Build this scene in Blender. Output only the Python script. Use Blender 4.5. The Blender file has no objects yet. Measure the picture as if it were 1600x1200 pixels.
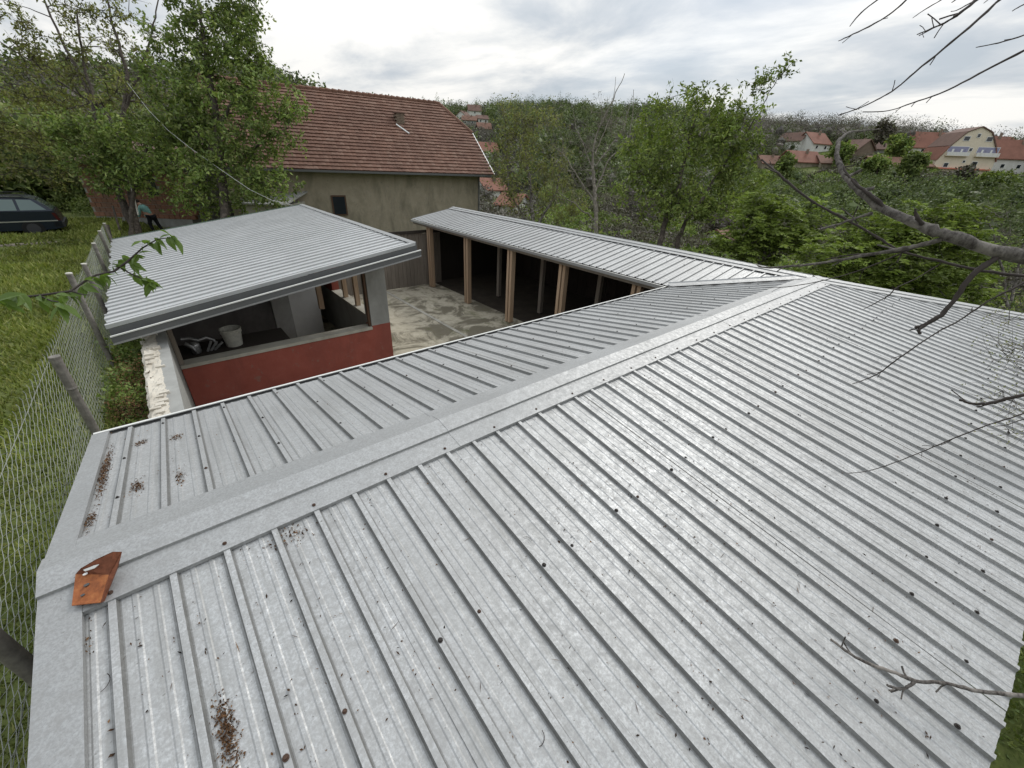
import bpy, math, random
import numpy as np
from mathutils import Vector, Matrix
RNG = np.random.default_rng(7)
random.seed(7)
# ------------------------------------------------------------------ camera, sky, sun, exposure
F_PX = 632.88                      # focal length in photo pixels (photo is 1600 wide)
YAW, PITCH, ROLL = 0.852141, 0.502032, 0.0485
def basis():
    cy, sy, cp, sp = math.cos(YAW), math.sin(YAW), math.cos(PITCH), math.sin(PITCH)
    F = np.array([cy*cp, sy*cp, -sp]); Rt = np.array([sy, -cy, 0.0]); U = np.cross(Rt, F)
    c, s = math.cos(ROLL), math.sin(ROLL)
    return c*Rt+s*U, -s*Rt+c*U, F
RT, UP, FW = basis()
sc = bpy.context.scene
cam = bpy.data.cameras.new('camera'); camo = bpy.data.objects.new('camera', cam)
sc.collection.objects.link(camo)
cam.sensor_fit = 'HORIZONTAL'; cam.sensor_width = 36; cam.lens = 36*F_PX/1600
cam.clip_start = 0.05; cam.clip_end = 3000
camo.matrix_world = Matrix(((RT[0], UP[0], -FW[0], 0), (RT[1], UP[1], -FW[1], 0), (RT[2], UP[2], -FW[2], 0), (0, 0, 0, 1)))
sc.camera = camo
SUN_EL, SUN_AZ = math.radians(42), math.radians(12)   # azimuth from +X towards +Y
w = bpy.data.worlds.new('World'); sc.world = w; w.use_nodes = True
nt = w.node_tree; nt.nodes.clear()
def N(t, **k):
    n = nt.nodes.new(t)
    for a, b in k.items(): setattr(n, a, b)
    return n
out = N('ShaderNodeOutputWorld'); bg = N('ShaderNodeBackground')
sky = N('ShaderNodeTexSky', sky_type='NISHITA'); sky.sun_disc = False
sky.sun_elevation = SUN_EL; sky.sun_rotation = math.pi/2-SUN_AZ
sky.air_density = 1.0; sky.dust_density = 1.5
tc = N('ShaderNodeTexCoord'); sep = N('ShaderNodeSeparateXYZ')
nt.links.new(tc.outputs['Generated'], sep.inputs[0])
az = N('ShaderNodeMath', operation='MAXIMUM'); nt.links.new(sep.outputs['Z'], az.inputs[0]); az.inputs[1].default_value = 0.0
ad = N('ShaderNodeMath', operation='ADD'); nt.links.new(az.outputs[0], ad.inputs[0]); ad.inputs[1].default_value = 0.16
dv = N('ShaderNodeVectorMath', operation='DIVIDE'); cmb = N('ShaderNodeCombineXYZ')
for i in range(3): nt.links.new(ad.outputs[0], cmb.inputs[i])
nt.links.new(tc.outputs['Generated'], dv.inputs[0]); nt.links.new(cmb.outputs[0], dv.inputs[1])
def wnoise(scale, detail, rough, lac=2.0, dist=0.0, off=(0, 0, 0)):
    mp = N('ShaderNodeMapping'); mp.inputs['Location'].default_value = off
    mp.inputs['Rotation'].default_value = (0, 0, math.radians(49)); mp.inputs['Scale'].default_value = (1.15, 0.75, 0.0)
    nt.links.new(dv.outputs[0], mp.inputs[0])
    n = N('ShaderNodeTexNoise'); n.inputs['Scale'].default_value = scale; n.inputs['Detail'].default_value = detail
    n.inputs['Roughness'].default_value = rough; n.inputs['Distortion'].default_value = dist
    nt.links.new(mp.outputs[0], n.inputs['Vector']); return n
def wramp(src, pts):
    r = N('ShaderNodeValToRGB'); cr = r.color_ramp
    while len(cr.elements) < len(pts): cr.elements.new(0.5)
    for e, (p, c) in zip(cr.elements, pts): e.position = p; e.color = (*c, 1)
    nt.links.new(src, r.inputs[0]); return r
n1 = wnoise(1.25, 10, 0.58, dist=0.3, off=(3.1, 1.7, 0))
n2 = wnoise(0.33, 4, 0.5, off=(7.3, 2.2, 0))
mx = N('ShaderNodeMath', operation='MULTIPLY_ADD'); nt.links.new(n1.outputs[0], mx.inputs[0]); mx.inputs[1].default_value = 0.6
sc2 = N('ShaderNodeMath', operation='MULTIPLY'); nt.links.new(n2.outputs[0], sc2.inputs[0]); sc2.inputs[1].default_value = 0.4
nt.links.new(sc2.outputs[0], mx.inputs[2])
cl = wramp(mx.outputs[0], [(0.40, (3.9, 4.35, 4.8)), (0.465, (4.9, 5.2, 5.5)), (0.515, (6.3, 6.4, 6.4)), (0.575, (7.8, 7.7, 7.45))])
cov = wramp(n2.outputs[0], [(0.34, (0.82,)*3), (0.50, (0.97,)*3)])
mix = N('ShaderNodeMixRGB'); nt.links.new(cov.outputs[0], mix.inputs[0])
nt.links.new(sky.outputs[0], mix.inputs[1]); nt.links.new(cl.outputs[0], mix.inputs[2])
zp = N('ShaderNodeMath', operation='POWER'); nt.links.new(az.outputs[0], zp.inputs[0]); zp.inputs[1].default_value = 1.3
zf = N('ShaderNodeMath', operation='MULTIPLY_ADD'); nt.links.new(zp.outputs[0], zf.inputs[0]); zf.inputs[1].default_value = 1.0; zf.inputs[2].default_value = 0.88
ov = N('ShaderNodeVectorMath', operation='SCALE'); nt.links.new(mix.outputs[0], ov.inputs[0]); nt.links.new(zf.outputs[0], ov.inputs['Scale'])   # overcast sky brightens towards the zenith
nt.links.new(ov.outputs[0], bg.inputs[0]); bg.inputs[1].default_value = 0.115
nt.links.new(bg.outputs[0], out.inputs[0])
sl = bpy.data.lights.new('sun', 'SUN'); sl.energy = 1.3; sl.angle = math.radians(14); sl.color = (1, 0.97, 0.92)
so = bpy.data.objects.new('sun', sl); sc.collection.objects.link(so)
so.rotation_euler = Vector((math.cos(SUN_EL)*math.cos(SUN_AZ), math.cos(SUN_EL)*math.sin(SUN_AZ), math.sin(SUN_EL))).to_track_quat('Z', 'Y').to_euler()
sc.view_settings.view_transform = 'Standard'; sc.view_settings.look = 'None'
sc.view_settings.exposure = 0.25; sc.view_settings.gamma = 1.0; sc.view_settings.use_curve_mapping = False

# ------------------------------------------------------------------ helpers
def ray(px, py): return FW + RT*(px-800)/F_PX - UP*(py-600)/F_PX
def at(px, py, D): return ray(px, py)*D                 # photo pixel at depth D
def onX(px, py, x): d = ray(px, py); return d*x/d[0]
def onY(px, py, y): d = ray(px, py); return d*y/d[1]
def onZ(px, py, z): d = ray(px, py); return d*z/d[2]
def sm(a, b, x): t = np.clip((x-a)/(b-a), 0, 1); return t*t*(3-2*t)

class MB:
    def __init__(s): s.v = []; s.f = []; s.n = 0; s.t = []
    def add(s, V, Fc, tint=None):
        V = np.asarray(V, float).reshape(-1, 3)
        Fc = [tuple(int(i)+s.n for i in f) for f in Fc] if not isinstance(Fc, np.ndarray) else (Fc+s.n)
        s.v.append(V); s.f.append(Fc); s.n += len(V)
        if tint is not None: s.t.append(np.broadcast_to(tint, (len(Fc),)).copy())
        return s
    def box(s, lo, hi, M=None):
        x0, y0, z0 = lo; x1, y1, z1 = hi
        V = np.array([(x0,y0,z0),(x1,y0,z0),(x1,y1,z0),(x0,y1,z0),(x0,y0,z1),(x1,y0,z1),(x1,y1,z1),(x0,y1,z1)], float)
        if M is not None: V = V@np.asarray(M[0]).T+np.asarray(M[1])
        return s.add(V, [(0,3,2,1),(4,5,6,7),(0,1,5,4),(1,2,6,5),(2,3,7,6),(3,0,4,7)])
    def tube(s, P, r, n=6, cap=True):
        P = np.asarray(P, float); k = len(P); r = np.broadcast_to(r, (k,))
        T = np.gradient(P, axis=0); T /= np.linalg.norm(T, axis=1)[:, None]+1e-12
        ref = np.array([0, 0, 1.0]) if abs(T[:, 2]).mean() < 0.8 else np.array([1.0, 0, 0])
        A = np.cross(T, ref); A /= np.linalg.norm(A, axis=1)[:, None]+1e-12; B = np.cross(T, A)
        a = np.arange(n)*2*math.pi/n
        V = P[:, None]+r[:, None, None]*(A[:, None]*np.cos(a)[None, :, None]+B[:, None]*np.sin(a)[None, :, None])
        i, j = np.meshgrid(np.arange(k-1), np.arange(n), indexing='ij'); j2 = (j+1) % n
        Fq = np.stack([i*n+j, i*n+j2, (i+1)*n+j2, (i+1)*n+j], -1).reshape(-1, 4)
        s.add(V.reshape(-1, 3), Fq)
        if cap:
            m = s.n-k*n
            s.f.append([tuple(m+q for q in range(n)), tuple(m+(k-1)*n+q for q in reversed(range(n)))])
        return s
    def prism(s, poly, d):          # poly: list of 3-D points, d: extrusion vector
        P = np.asarray(poly, float); n = len(P)
        f = [tuple(range(n))[::-1], tuple(range(n, 2*n))]+[(i, (i+1) % n, n+(i+1) % n, n+i) for i in range(n)]
        return s.add(np.vstack([P, P+np.asarray(d)]), f)
def build(name, mb, mat, parent=None, kind=None, label=None, cat=None, group=None, smooth=False, origin=None):
    V = np.vstack(mb.v) if mb.v else np.zeros((0, 3))
    me = bpy.data.meshes.new(name)
    allarr = all(isinstance(f, np.ndarray) for f in mb.f)
    if origin is not None: V = V-np.asarray(origin)
    if allarr and mb.f:
        k = mb.f[0].shape[1]; Fa = np.vstack(mb.f).astype(np.int32)
        me.vertices.add(len(V)); me.vertices.foreach_set('co', V.astype(np.float32).ravel())
        me.loops.add(Fa.size); me.loops.foreach_set('vertex_index', Fa.ravel())
        me.polygons.add(len(Fa)); me.polygons.foreach_set('loop_start', np.arange(0, Fa.size, k, dtype=np.int32))
        me.update(calc_edges=True)
    else:
        fl = []
        for f in mb.f: fl += [tuple(int(i) for i in q) for q in f]
        me.from_pydata([tuple(v) for v in V], [], fl); me.update()
    if mb.t:
        a = me.attributes.new('tint', 'FLOAT', 'FACE'); a.data.foreach_set('value', np.concatenate(mb.t).astype(np.float32))
    me.polygons.foreach_set('use_smooth', np.full(len(me.polygons), bool(smooth)))
    me.materials.append(mat)
    return link(name, me, parent, kind, label, cat, group, origin)
def link(name, me, parent=None, kind=None, label=None, cat=None, group=None, origin=None):
    o = bpy.data.objects.new(name, me); sc.collection.objects.link(o)
    loc = Vector(origin) if origin is not None else Vector((0, 0, 0))
    if parent is not None:
        o.parent = parent
        if parent.type == 'EMPTY': loc = loc-parent.location
        else: loc = loc-Vector(parent.get('org', (0, 0, 0)))
    o.location = loc
    if origin is not None: o['org'] = tuple(float(c) for c in origin)
    for k, v in (('kind', kind), ('label', label), ('category', cat), ('group', group)):
        if v: o[k] = v
    return o
def thing(name, label, cat, loc, group=None):
    o = bpy.data.objects.new(name, None); sc.collection.objects.link(o); o.location = Vector(loc)
    o.empty_display_size = 0.2; o['label'] = label; o['category'] = cat
    if group: o['group'] = group
    return o

# ------------------------------------------------------------------ materials
class Mat:
    def __init__(s, name, col=(0.5, 0.5, 0.5), rough=0.8, metal=0.0, spec=0.3):
        m = bpy.data.materials.new(name); m.use_nodes = True; s.m = m; s.nt = m.node_tree
        s.b = s.nt.nodes['Principled BSDF']; s.b.inputs['Base Color'].default_value = (*col, 1)
        s.b.inputs['Roughness'].default_value = rough; s.b.inputs['Metallic'].default_value = metal
        s.b.inputs['Specular IOR Level'].default_value = spec; s.col = None
        s.tc = s.nt.nodes.new('ShaderNodeTexCoord')
    def n(s, t, **k):
        x = s.nt.nodes.new(t)
        for a, b in k.items(): setattr(x, a, b)
        return x
    def vec(s, scale=(1, 1, 1), rot=(0, 0, 0)):
        g = s.n('ShaderNodeNewGeometry'); mp = s.n('ShaderNodeMapping')
        mp.inputs['Scale'].default_value = scale; mp.inputs['Rotation'].default_value = rot
        s.nt.links.new(g.outputs['Position'], mp.inputs[0]); return mp.outputs[0]
    def noise(s, sc_, det=5, rough=0.6, vs=(1, 1, 1), dist=0.0, rot=(0, 0, 0)):
        x = s.n('ShaderNodeTexNoise'); x.inputs['Scale'].default_value = sc_; x.inputs['Detail'].default_value = det
        x.inputs['Roughness'].default_value = rough; x.inputs['Distortion'].default_value = dist
        s.nt.links.new(s.vec(vs, rot), x.inputs['Vector']); return x.outputs[0]
    def ramp(s, src, pts):
        r = s.n('ShaderNodeValToRGB'); cr = r.color_ramp
        while len(cr.elements) < len(pts): cr.elements.new(0.5)
        for e, (p, c) in zip(cr.elements, pts):
            e.position = p; e.color = (*c, 1) if not isinstance(c, (int, float)) else (c, c, c, 1)
        s.nt.links.new(src, r.inputs[0]); return r.outputs[0]
    def mix(s, fac, a, b, mode='MIX'):
        x = s.n('ShaderNodeMixRGB', blend_type=mode)
        for i, q in enumerate((fac, a, b)):
            if isinstance(q, (int, float)): x.inputs[i].default_value = q if i == 0 else (q, q, q, 1)
            elif isinstance(q, tuple): x.inputs[i].default_value = (*q, 1)
            else: s.nt.links.new(q, x.inputs[i])
        return x.outputs[0]
    def color(s, c): s.nt.links.new(c, s.b.inputs['Base Color']); return s
    def inp(s, name, c): s.nt.links.new(c, s.b.inputs[name]); return s
    def bump(s, h, strength=0.3, dist=0.01):
        b = s.n('ShaderNodeBump'); b.inputs['Strength'].default_value = strength; b.inputs['Distance'].default_value = dist
        s.nt.links.new(h, b.inputs['Height']); s.nt.links.new(b.outputs[0], s.b.inputs['Normal']); return s
    def island(s): return s.n('ShaderNodeNewGeometry').outputs['Random Per Island']
    def attr(s, nm='tint'):
        a = s.n('ShaderNodeAttribute'); a.attribute_name = nm; return a.outputs['Fac']
    def objrand(s): return s.n('ShaderNodeObjectInfo').outputs['Random']
def simple(name, col, rough=0.8, metal=0.0, var=0.25, scale=6, bump=0.0):
    M = Mat(name, col, rough, metal)
    n = M.noise(scale, 6, 0.65)
    lo = tuple(c*(1-var) for c in col); hi = tuple(min(1, c*(1+var)) for c in col)
    M.color(M.ramp(n, [(0.3, lo), (0.7, hi)]))
    if bump: M.bump(M.noise(scale*4, 4, 0.6), bump, 0.01)
    return M.m

def galv(name, base, dirt, amount, ang=None, metal=0.8, rough=0.42):
    M = Mat(name, (base,)*3, rough, metal, 0.5)
    big = M.noise(1.7, 6, 0.65); mid = M.noise(24, 8, 0.8, dist=0.4); fine = M.noise(90, 6, 0.75)
    c = M.ramp(big, [(0.3, (base*0.91, base*0.93, base*0.935)), (0.7, (base*1.04, base*1.055, base*1.055))])
    blot = M.ramp(mid, [(0.44, 0.0), (0.62, 1.0)])
    lim = M.ramp(M.noise(2.3, 4, 0.6), [(0.30, 0.25), (0.62, 1.0)])
    m1 = M.mix(1.0, blot, lim, 'MULTIPLY')
    k = M.mix(1.0, m1, amount, 'MULTIPLY')
    c = M.mix(k, c, (base*dirt*1.0, base*dirt*1.0, base*dirt*0.98))
    c = M.mix(M.mix(1.0, M.ramp(fine, [(0.42, 0.0), (0.58, 0.8)]), amount, 'MULTIPLY'), c, (base*.62, base*.62, base*.61))
    spk = M.ramp(M.noise(55, 3, 0.6), [(0.68, 0.0), (0.74, 0.8*amount)])
    c = M.mix(spk, c, (0.12, 0.11, 0.095))
    pz = M.ramp(M.noise(0.8, 7, 0.7, dist=.4), [(0.42, 0.0), (0.62, 0.5*amount)])
    c = M.mix(pz, c, (base*.60, base*.60, base*.59))
    if ang is not None:
        st = M.noise(1.0, 6, 0.7, (26, 1.1, 1) if ang == 0 else (1.1, 26, 1))
        c = M.mix(M.ramp(st, [(0.50, 0.0), (0.66, 0.55*amount)]), c, (base*.5, base*.5, base*.48))
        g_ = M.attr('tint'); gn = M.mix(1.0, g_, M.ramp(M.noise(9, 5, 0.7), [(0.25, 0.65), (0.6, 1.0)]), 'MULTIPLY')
        c = M.mix(gn, c, (0.085, 0.083, 0.075))  # tinted faces go near black, painting the shade of the ribs
    M.color(c)
    M.inp('Roughness', M.ramp(mid, [(0.3, rough-0.06), (0.7, rough+0.16)]))
    M.inp('Metallic', M.mix(k, metal, metal*0.45))
    M.bump(M.noise(5, 3, 0.5), 0.12, 0.01)
    return M.m
G_S = galv('galvanised_weathered', 0.53, 0.55, 1.0, 0, metal=0.65, rough=0.56)
G_N = galv('galvanised_weathered_north', 0.50, 0.60, 0.9, 0, metal=0.6, rough=0.58)
G_W = galv('galvanised_wing', 0.47, 0.75, 0.6, 1, metal=0.7, rough=0.5)
G_CAP = galv('galvanised_flashing', 0.43, 0.68, 0.8, metal=0.65, rough=0.55)
G_WHITE = galv('galvanised_bright', 0.60, 0.8, 0.4, 1, metal=0.7, rough=0.45)
G_DARK = galv('grey_gutter', 0.13, 0.8, 0.3, metal=0.2, rough=0.6)
G_LIP = simple('pale_trim', (0.72, 0.72, 0.69), 0.45, 0.3, 0.08, 3)
M_SCREW = simple('screw_washer', (0.035, 0.03, 0.027), 0.7, 0.2, 0.3, 200)
M_SCREWR = simple('screw_rust', (0.075, 0.045, 0.032), 0.8, 0.1, 0.4, 300)
M_PIPE = simple('fence_pipe', (0.20, 0.185, 0.165), 0.65, 0.35, 0.35, 20, 0.2)
M_PIPECAP = simple('pipe_cap_pale', (0.55, 0.53, 0.47), 0.6, 0.1, 0.15, 30)
M_WIRE = simple('fence_wire', (0.25, 0.26, 0.235), 0.55, 0.4, 0.2, 10)
def woodm(name, a, b, vs=(14, 14, 0.8)):
    M = Mat(name, a, 0.85)
    n = M.noise(2.0, 7, 0.7, vs); r = M.objrand()
    c = M.ramp(n, [(0.3, a), (0.7, b)])
    c = M.mix(M.ramp(r, [(0, 0.0), (1, 0.45)]), c, tuple(x*0.55 for x in a))
    M.color(c); M.bump(n, 0.4, 0.004); return M.m
M_POST = woodm('timber_post', (0.35, 0.235, 0.15), (0.52, 0.385, 0.265))
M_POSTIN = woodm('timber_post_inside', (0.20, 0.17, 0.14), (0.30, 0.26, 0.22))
M_BOARD = woodm('weathered_board', (0.16, 0.135, 0.11), (0.27, 0.235, 0.195))
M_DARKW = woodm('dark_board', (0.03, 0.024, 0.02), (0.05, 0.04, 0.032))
def concm():
    M = Mat('stained_concrete', (0.4, 0.38, 0.33), 0.9)
    a = M.noise(0.9, 7, 0.7, dist=0.8); b = M.noise(6, 6, 0.7); f = M.noise(45, 4, 0.7)
    c = M.ramp(b, [(0.3, (0.35, 0.315, 0.235)), (0.7, (0.50, 0.455, 0.36))])
    c = M.mix(M.ramp(a, [(0.47, 0.0), (0.56, 0.85)]), c, (0.115, 0.10, 0.068))
    c = M.mix(M.ramp(M.noise(1.6, 5, 0.65, (1, 0.5, 1)), [(0.56, 0.0), (0.66, 0.6)]), c, (0.12, 0.125, 0.055))
    c = M.mix(M.ramp(f, [(0.55, 0.0), (0.75, 0.3)]), c, (0.18, 0.16, 0.12))
    M.color(c); M.bump(f, 0.3, 0.005); return M.m
M_CONC = concm()
M_EARTH = simple('shaded_earth', (0.045, 0.036, 0.026), .95, 0, .3, 3, .4)  # earth darkened in its colour for the shade inside the wing
def wallm(name, a, b, stain, amt=0.6, bumpd=0.006, chips=None):
    M = Mat(name, a, 0.92)
    n = M.noise(3.5, 8, 0.7); v = M.noise(1.2, 6, 0.65, (1, 1, 0.35), dist=0.5)
    c = M.ramp(n, [(0.32, a), (0.68, b)])
    c = M.mix(M.ramp(v, [(0.46, 0.0), (0.66, amt)]), c, stain)
    if chips is not None:
        c = M.mix(M.ramp(M.noise(7, 8, 0.75, dist=.5), [(0.60, 0.0), (0.63, 0.9)]), c, chips)
    M.color(c); M.bump(M.noise(30, 5, 0.7), 0.35, bumpd); return M.m
M_PLAST = wallm('grey_plaster', (0.27, 0.27, 0.255), (0.35, 0.35, 0.33), (0.17, 0.165, 0.15))
M_RED = wallm('red_oxide_paint', (0.27, 0.072, 0.052), (0.33, 0.095, 0.07), (0.18, 0.062, 0.05), 0.7, chips=(0.25, 0.12, 0.095))
M_INNER = wallm('dark_inner_wall', (0.10, 0.095, 0.09), (0.15, 0.14, 0.135), (0.04, 0.038, 0.036))  # dark plaster of the garage's inner walls
M_ROUGH = wallm('crumbling_lime_plaster', (0.50, 0.46, 0.39), (0.64, 0.60, 0.52), (0.24, 0.20, 0.15), 0.7, 0.02)
M_BEIGE = wallm('farmhouse_render', (0.28, 0.24, 0.18), (0.35, 0.305, 0.235), (0.15, 0.135, 0.10), 0.75, chips=(0.20, 0.18, 0.15))
M_CREAM = wallm('cream_render', (0.62, 0.55, 0.43), (0.70, 0.62, 0.49), (0.5, 0.44, 0.34), 0.3)
M_WHITEW = wallm('white_render', (0.60, 0.60, 0.57), (0.72, 0.71, 0.68), (0.45, 0.43, 0.38), 0.4)
M_SILL = wallm('concrete_sill', (0.36, 0.34, 0.29), (0.46, 0.44, 0.38), (0.2, 0.18, 0.14))
def tilem(name, a, b, c3):
    M = Mat(name, a, 0.85)
    i = M.island(); n = M.noise(0.5, 5, 0.6)
    c = M.ramp(i, [(0.0, a), (0.6, b), (1.0, c3)])
    c = M.mix(M.ramp(n, [(0.4, 0.0), (0.7, 0.5)]), c, tuple(x*0.6 for x in a)); M.color(c)
    return M.m
M_TILE = tilem('clay_tile', (0.145, 0.078, 0.056), (0.175, 0.094, 0.066), (0.21, 0.128, 0.095))
M_TILER = tilem('clay_tile_bright', (0.19, 0.085, 0.06), (0.215, 0.10, 0.07), (0.19, 0.105, 0.08))
M_TILED = tilem('clay_tile_dark', (0.12, 0.075, 0.06), (0.15, 0.09, 0.07), (0.17, 0.12, 0.10))
M_BRICK = tilem('hollow_brick', (0.23, 0.115, 0.075), (0.28, 0.145, 0.095), (0.20, 0.125, 0.09))
M_OLDBR = tilem('old_brick', (0.17, 0.13, 0.10), (0.22, 0.17, 0.13), (0.13, 0.10, 0.08))
M_GLASSD = Mat('window_glass', (0.02, 0.025, 0.03), 0.08, 0, 0.6).m
M_FRAMEW = simple('white_frame', (0.7, 0.7, 0.68), 0.5, 0, 0.05)
M_FRAMEB = simple('brown_frame', (0.09, 0.05, 0.03), 0.6, 0, 0.1)
M_SHUT = simple('lilac_shutter', (0.27, 0.27, 0.38), 0.6, 0, 0.1)
M_BALC = simple('balcony_trim', (0.55, 0.20, 0.14), 0.6, 0, 0.1)
def groundm():
    M = Mat('ground_soil_grass', (0.08, 0.09, 0.03), 1.0)
    a = M.noise(0.35, 6, 0.65); b = M.noise(5, 7, 0.7); f = M.noise(40, 4, 0.7)
    c = M.ramp(a, [(0.35, (0.085, 0.11, 0.026)), (0.65, (0.125, 0.145, 0.04))])
    c = M.mix(M.ramp(b, [(0.45, 0.0), (0.68, 0.7)]), c, (0.035, 0.05, 0.014))
    c = M.mix(M.ramp(f, [(0.5, 0.0), (0.75, 0.5)]), c, (0.11, 0.105, 0.045))
    M.color(c); M.bump(b, 0.5, 0.05); return M.m
M_GROUND = groundm()
def leafm(name, cols, trans=0.25, rough=0.6):
    M = Mat(name, cols[0], rough, 0, 0.25)
    i = M.island(); k = len(cols)
    c = M.ramp(i, [(q/(k-1), cc) for q, cc in enumerate(cols)])
    t = M.attr('tint')
    c = M.mix(1.0, c, M.ramp(t, [(0.0, 0.30), (0.5, 0.75), (1.0, 1.15)]), 'MULTIPLY')
    M.color(c)
    tr = M.n('ShaderNodeBsdfTranslucent'); ms = M.n('ShaderNodeMixShader'); ms.inputs[0].default_value = trans
    M.nt.links.new(M.mix(1.0, c, (1.15, 1.25, 0.6), 'MULTIPLY'), tr.inputs[0])
    o = M.nt.nodes['Material Output']
    M.nt.links.new(M.b.outputs[0], ms.inputs[1]); M.nt.links.new(tr.outputs[0], ms.inputs[2]); M.nt.links.new(ms.outputs[0], o.inputs[0])
    return M.m
L_MID = leafm('leaf_mid_green', [(0.129, 0.190, 0.053), (0.200, 0.276, 0.072), (0.293, 0.330, 0.107)])
L_DARK = leafm('leaf_dark_green', [(0.109, 0.158, 0.049), (0.171, 0.221, 0.064), (0.244, 0.273, 0.099)])
L_BRIGHT = leafm('leaf_bright_green', [(0.138, 0.198, 0.043), (0.206, 0.270, 0.064), (0.274, 0.316, 0.086)])
L_SUMAC = leafm('sumac_leaf', [(0.15, 0.21, 0.038), (0.21, 0.28, 0.055), (0.27, 0.32, 0.085)], 0.3)
L_OLIVE = leafm('leaf_olive_sparse', [(0.189, 0.217, 0.063), (0.273, 0.296, 0.089), (0.209, 0.177, 0.089)])
L_GREY = leafm('twigs_grey_brown', [(0.111, 0.098, 0.078), (0.156, 0.137, 0.111), (0.130, 0.143, 0.072)], 0.1)
L_FAR = leafm('far_wood_green', [(0.090, 0.129, 0.050), (0.138, 0.180, 0.065), (0.174, 0.206, 0.085)], 0.2)
L_FARB = leafm('far_wood_bare', [(0.124, 0.113, 0.099), (0.168, 0.146, 0.128), (0.146, 0.153, 0.102)], 0.1)
L_CHERRY = leafm('cherry_leaf', [(0.07, 0.12, 0.022), (0.10, 0.16, 0.035), (0.13, 0.16, 0.05)], 0.4, 0.4)
L_GRASS = leafm('grass_blade', [(0.140, 0.180, 0.039), (0.221, 0.264, 0.062), (0.315, 0.317, 0.106)], 0.25)
M_LITTER = leafm('dry_litter', [(0.06, 0.032, 0.018), (0.13, 0.065, 0.03), (0.20, 0.115, 0.055)], 0.05, 0.9)
M_LITTERD = leafm('dark_litter', [(0.02, 0.015, 0.012), (0.045, 0.028, 0.018), (0.08, 0.045, 0.025)], 0.0, 0.9)
def barkm(name, a, b):
    M = Mat(name, a, 0.9); n = M.noise(60, 6, 0.7, (1, 1, 0.5)); n2 = M.noise(9, 5, 0.6)
    c = M.ramp(n, [(0.35, a), (0.65, b)]); c = M.mix(M.ramp(n2, [(0.5, 0.0), (0.62, 0.6)]), c, tuple(min(1, x*1.9) for x in b))
    M.color(c); M.bump(n, 0.6, 0.006); return M.m
M_BARK = barkm('bark_dark', (0.035, 0.028, 0.022), (0.075, 0.062, 0.05))
M_BARKG = barkm('bark_lichen_grey', (0.04, 0.033, 0.03), (0.16, 0.145, 0.13))
M_BARKP = barkm('bark_pale', (0.12, 0.105, 0.085), (0.19, 0.17, 0.14))
M_TWIG = simple('twig_dark', (0.045, 0.036, 0.032), 0.8, 0, 0.3, 30)
def rustm():
    M = Mat('rusty_red_offcut', (0.3, 0.11, 0.04), 0.7, 0.1)
    n = M.noise(22, 7, 0.7); f = M.noise(110, 4, 0.7)
    c = M.ramp(n, [(0.3, (0.14, 0.045, 0.02)), (0.5, (0.30, 0.10, 0.035)), (0.72, (0.42, 0.17, 0.06))])
    c = M.mix(M.ramp(f, [(0.6, 0.0), (0.7, 0.6)]), c, (0.08, 0.035, 0.02)); M.color(c); M.bump(f, 0.3, 0.002); return M.m
M_RUST = rustm(); M_RUSTD = simple('rust_dark', (.16, .055, .028), .75, .1, .4, 40)

# ------------------------------------------------------------------ terrain
def lerp_tab(az, tab):
    return np.interp(az, [t[0] for t in tab], [t[1] for t in tab])
T_RV = [(-60, 40), (-10, 60), (10, 70), (30, 75), (50, 95), (60, 90), (72, 60), (80, 48), (100, 42), (130, 34), (180, 30)]
T_ZV = [(-60, -8), (-10, -13), (10, -14), (30, -13), (50, -10), (62, -7), (72, -4.5), (80, -3.8), (100, -3.4), (130, -2), (180, 0)]
T_RS = [(-60, 260), (5, 260), (20, 270), (35, 330), (58, 350), (70, 170), (80, 140), (100, 120), (130, 120), (180, 110)]
T_TS = [(-60, .04), (3, .034), (12, .055), (22, .063), (35, .090), (47, .088), (58, .077), (70, .055), (76, .080), (83, .058), (100, .04), (130, .06), (180, .12), (215, .12)]
def terrain(x, y):
    x = np.asarray(x, float); y = np.asarray(y, float)
    r = np.hypot(x, y); a = np.degrees(np.arctan2(y, x)); a = np.where(a < -120, a+360, a)
    rv, zv, rs, ts = (lerp_tab(a, t) for t in (T_RV, T_ZV, T_RS, T_TS))
    t = np.clip((r-rv)/(rs-rv), 0, 1); zs = ts*rs
    far = zv+(zs-zv)*(0.6*t+0.4*t*t*(3-2*t)) - np.clip(r-rs, 0, None)*0.05
    far = far+np.sin(x*0.05+1)*np.cos(y*0.043)*1.2*np.clip((r-60)/80, 0, 1)
    lawn = -2.72-0.033*y
    low = -4.62+0*x
    s = np.maximum(sm(-0.95, -0.55, x)*(1-sm(14.5, 19, y)), sm(1.5, 7.5, x)*sm(14.5, 18, y)+sm(-1.0, 2, x)*0.6*sm(14.5, 18, y)*(1-sm(1.5, 7.5, x)))
    site = lawn*(1-s)+low*s
    south = sm(-1.2, -0.9, y)
    site = np.where(x > -0.9, site*south+(-4.3)*(1-south), site)
    step = np.where((x < -1.0), sm(22.4, 23.0, y)*0.22, 0)
    site = site+step
    dx = np.maximum(np.maximum(x-13.2, -24-x), 0); dy = np.maximum(np.maximum(y-34, -25-y), 0)
    dx = np.maximum(dx, np.where(y > 30, 0, 0))
    k = sm(0, 16, np.hypot(dx, dy))
    return site*(1-k)+far*k+0.03*np.sin(3.1*x+1.3*y)*np.cos(2.3*y-x)*(1-k)
rr = np.concatenate([[0.01], np.geomspace(0.6, 1500, 150)]); aa = np.radians(np.arange(0, 360, 0.9))
RR, AA = np.meshgrid(rr, aa, indexing='ij'); X, Y = RR*np.cos(AA), RR*np.sin(AA); Z = terrain(X, Y)
g = MB(); na = len(aa)
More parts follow.
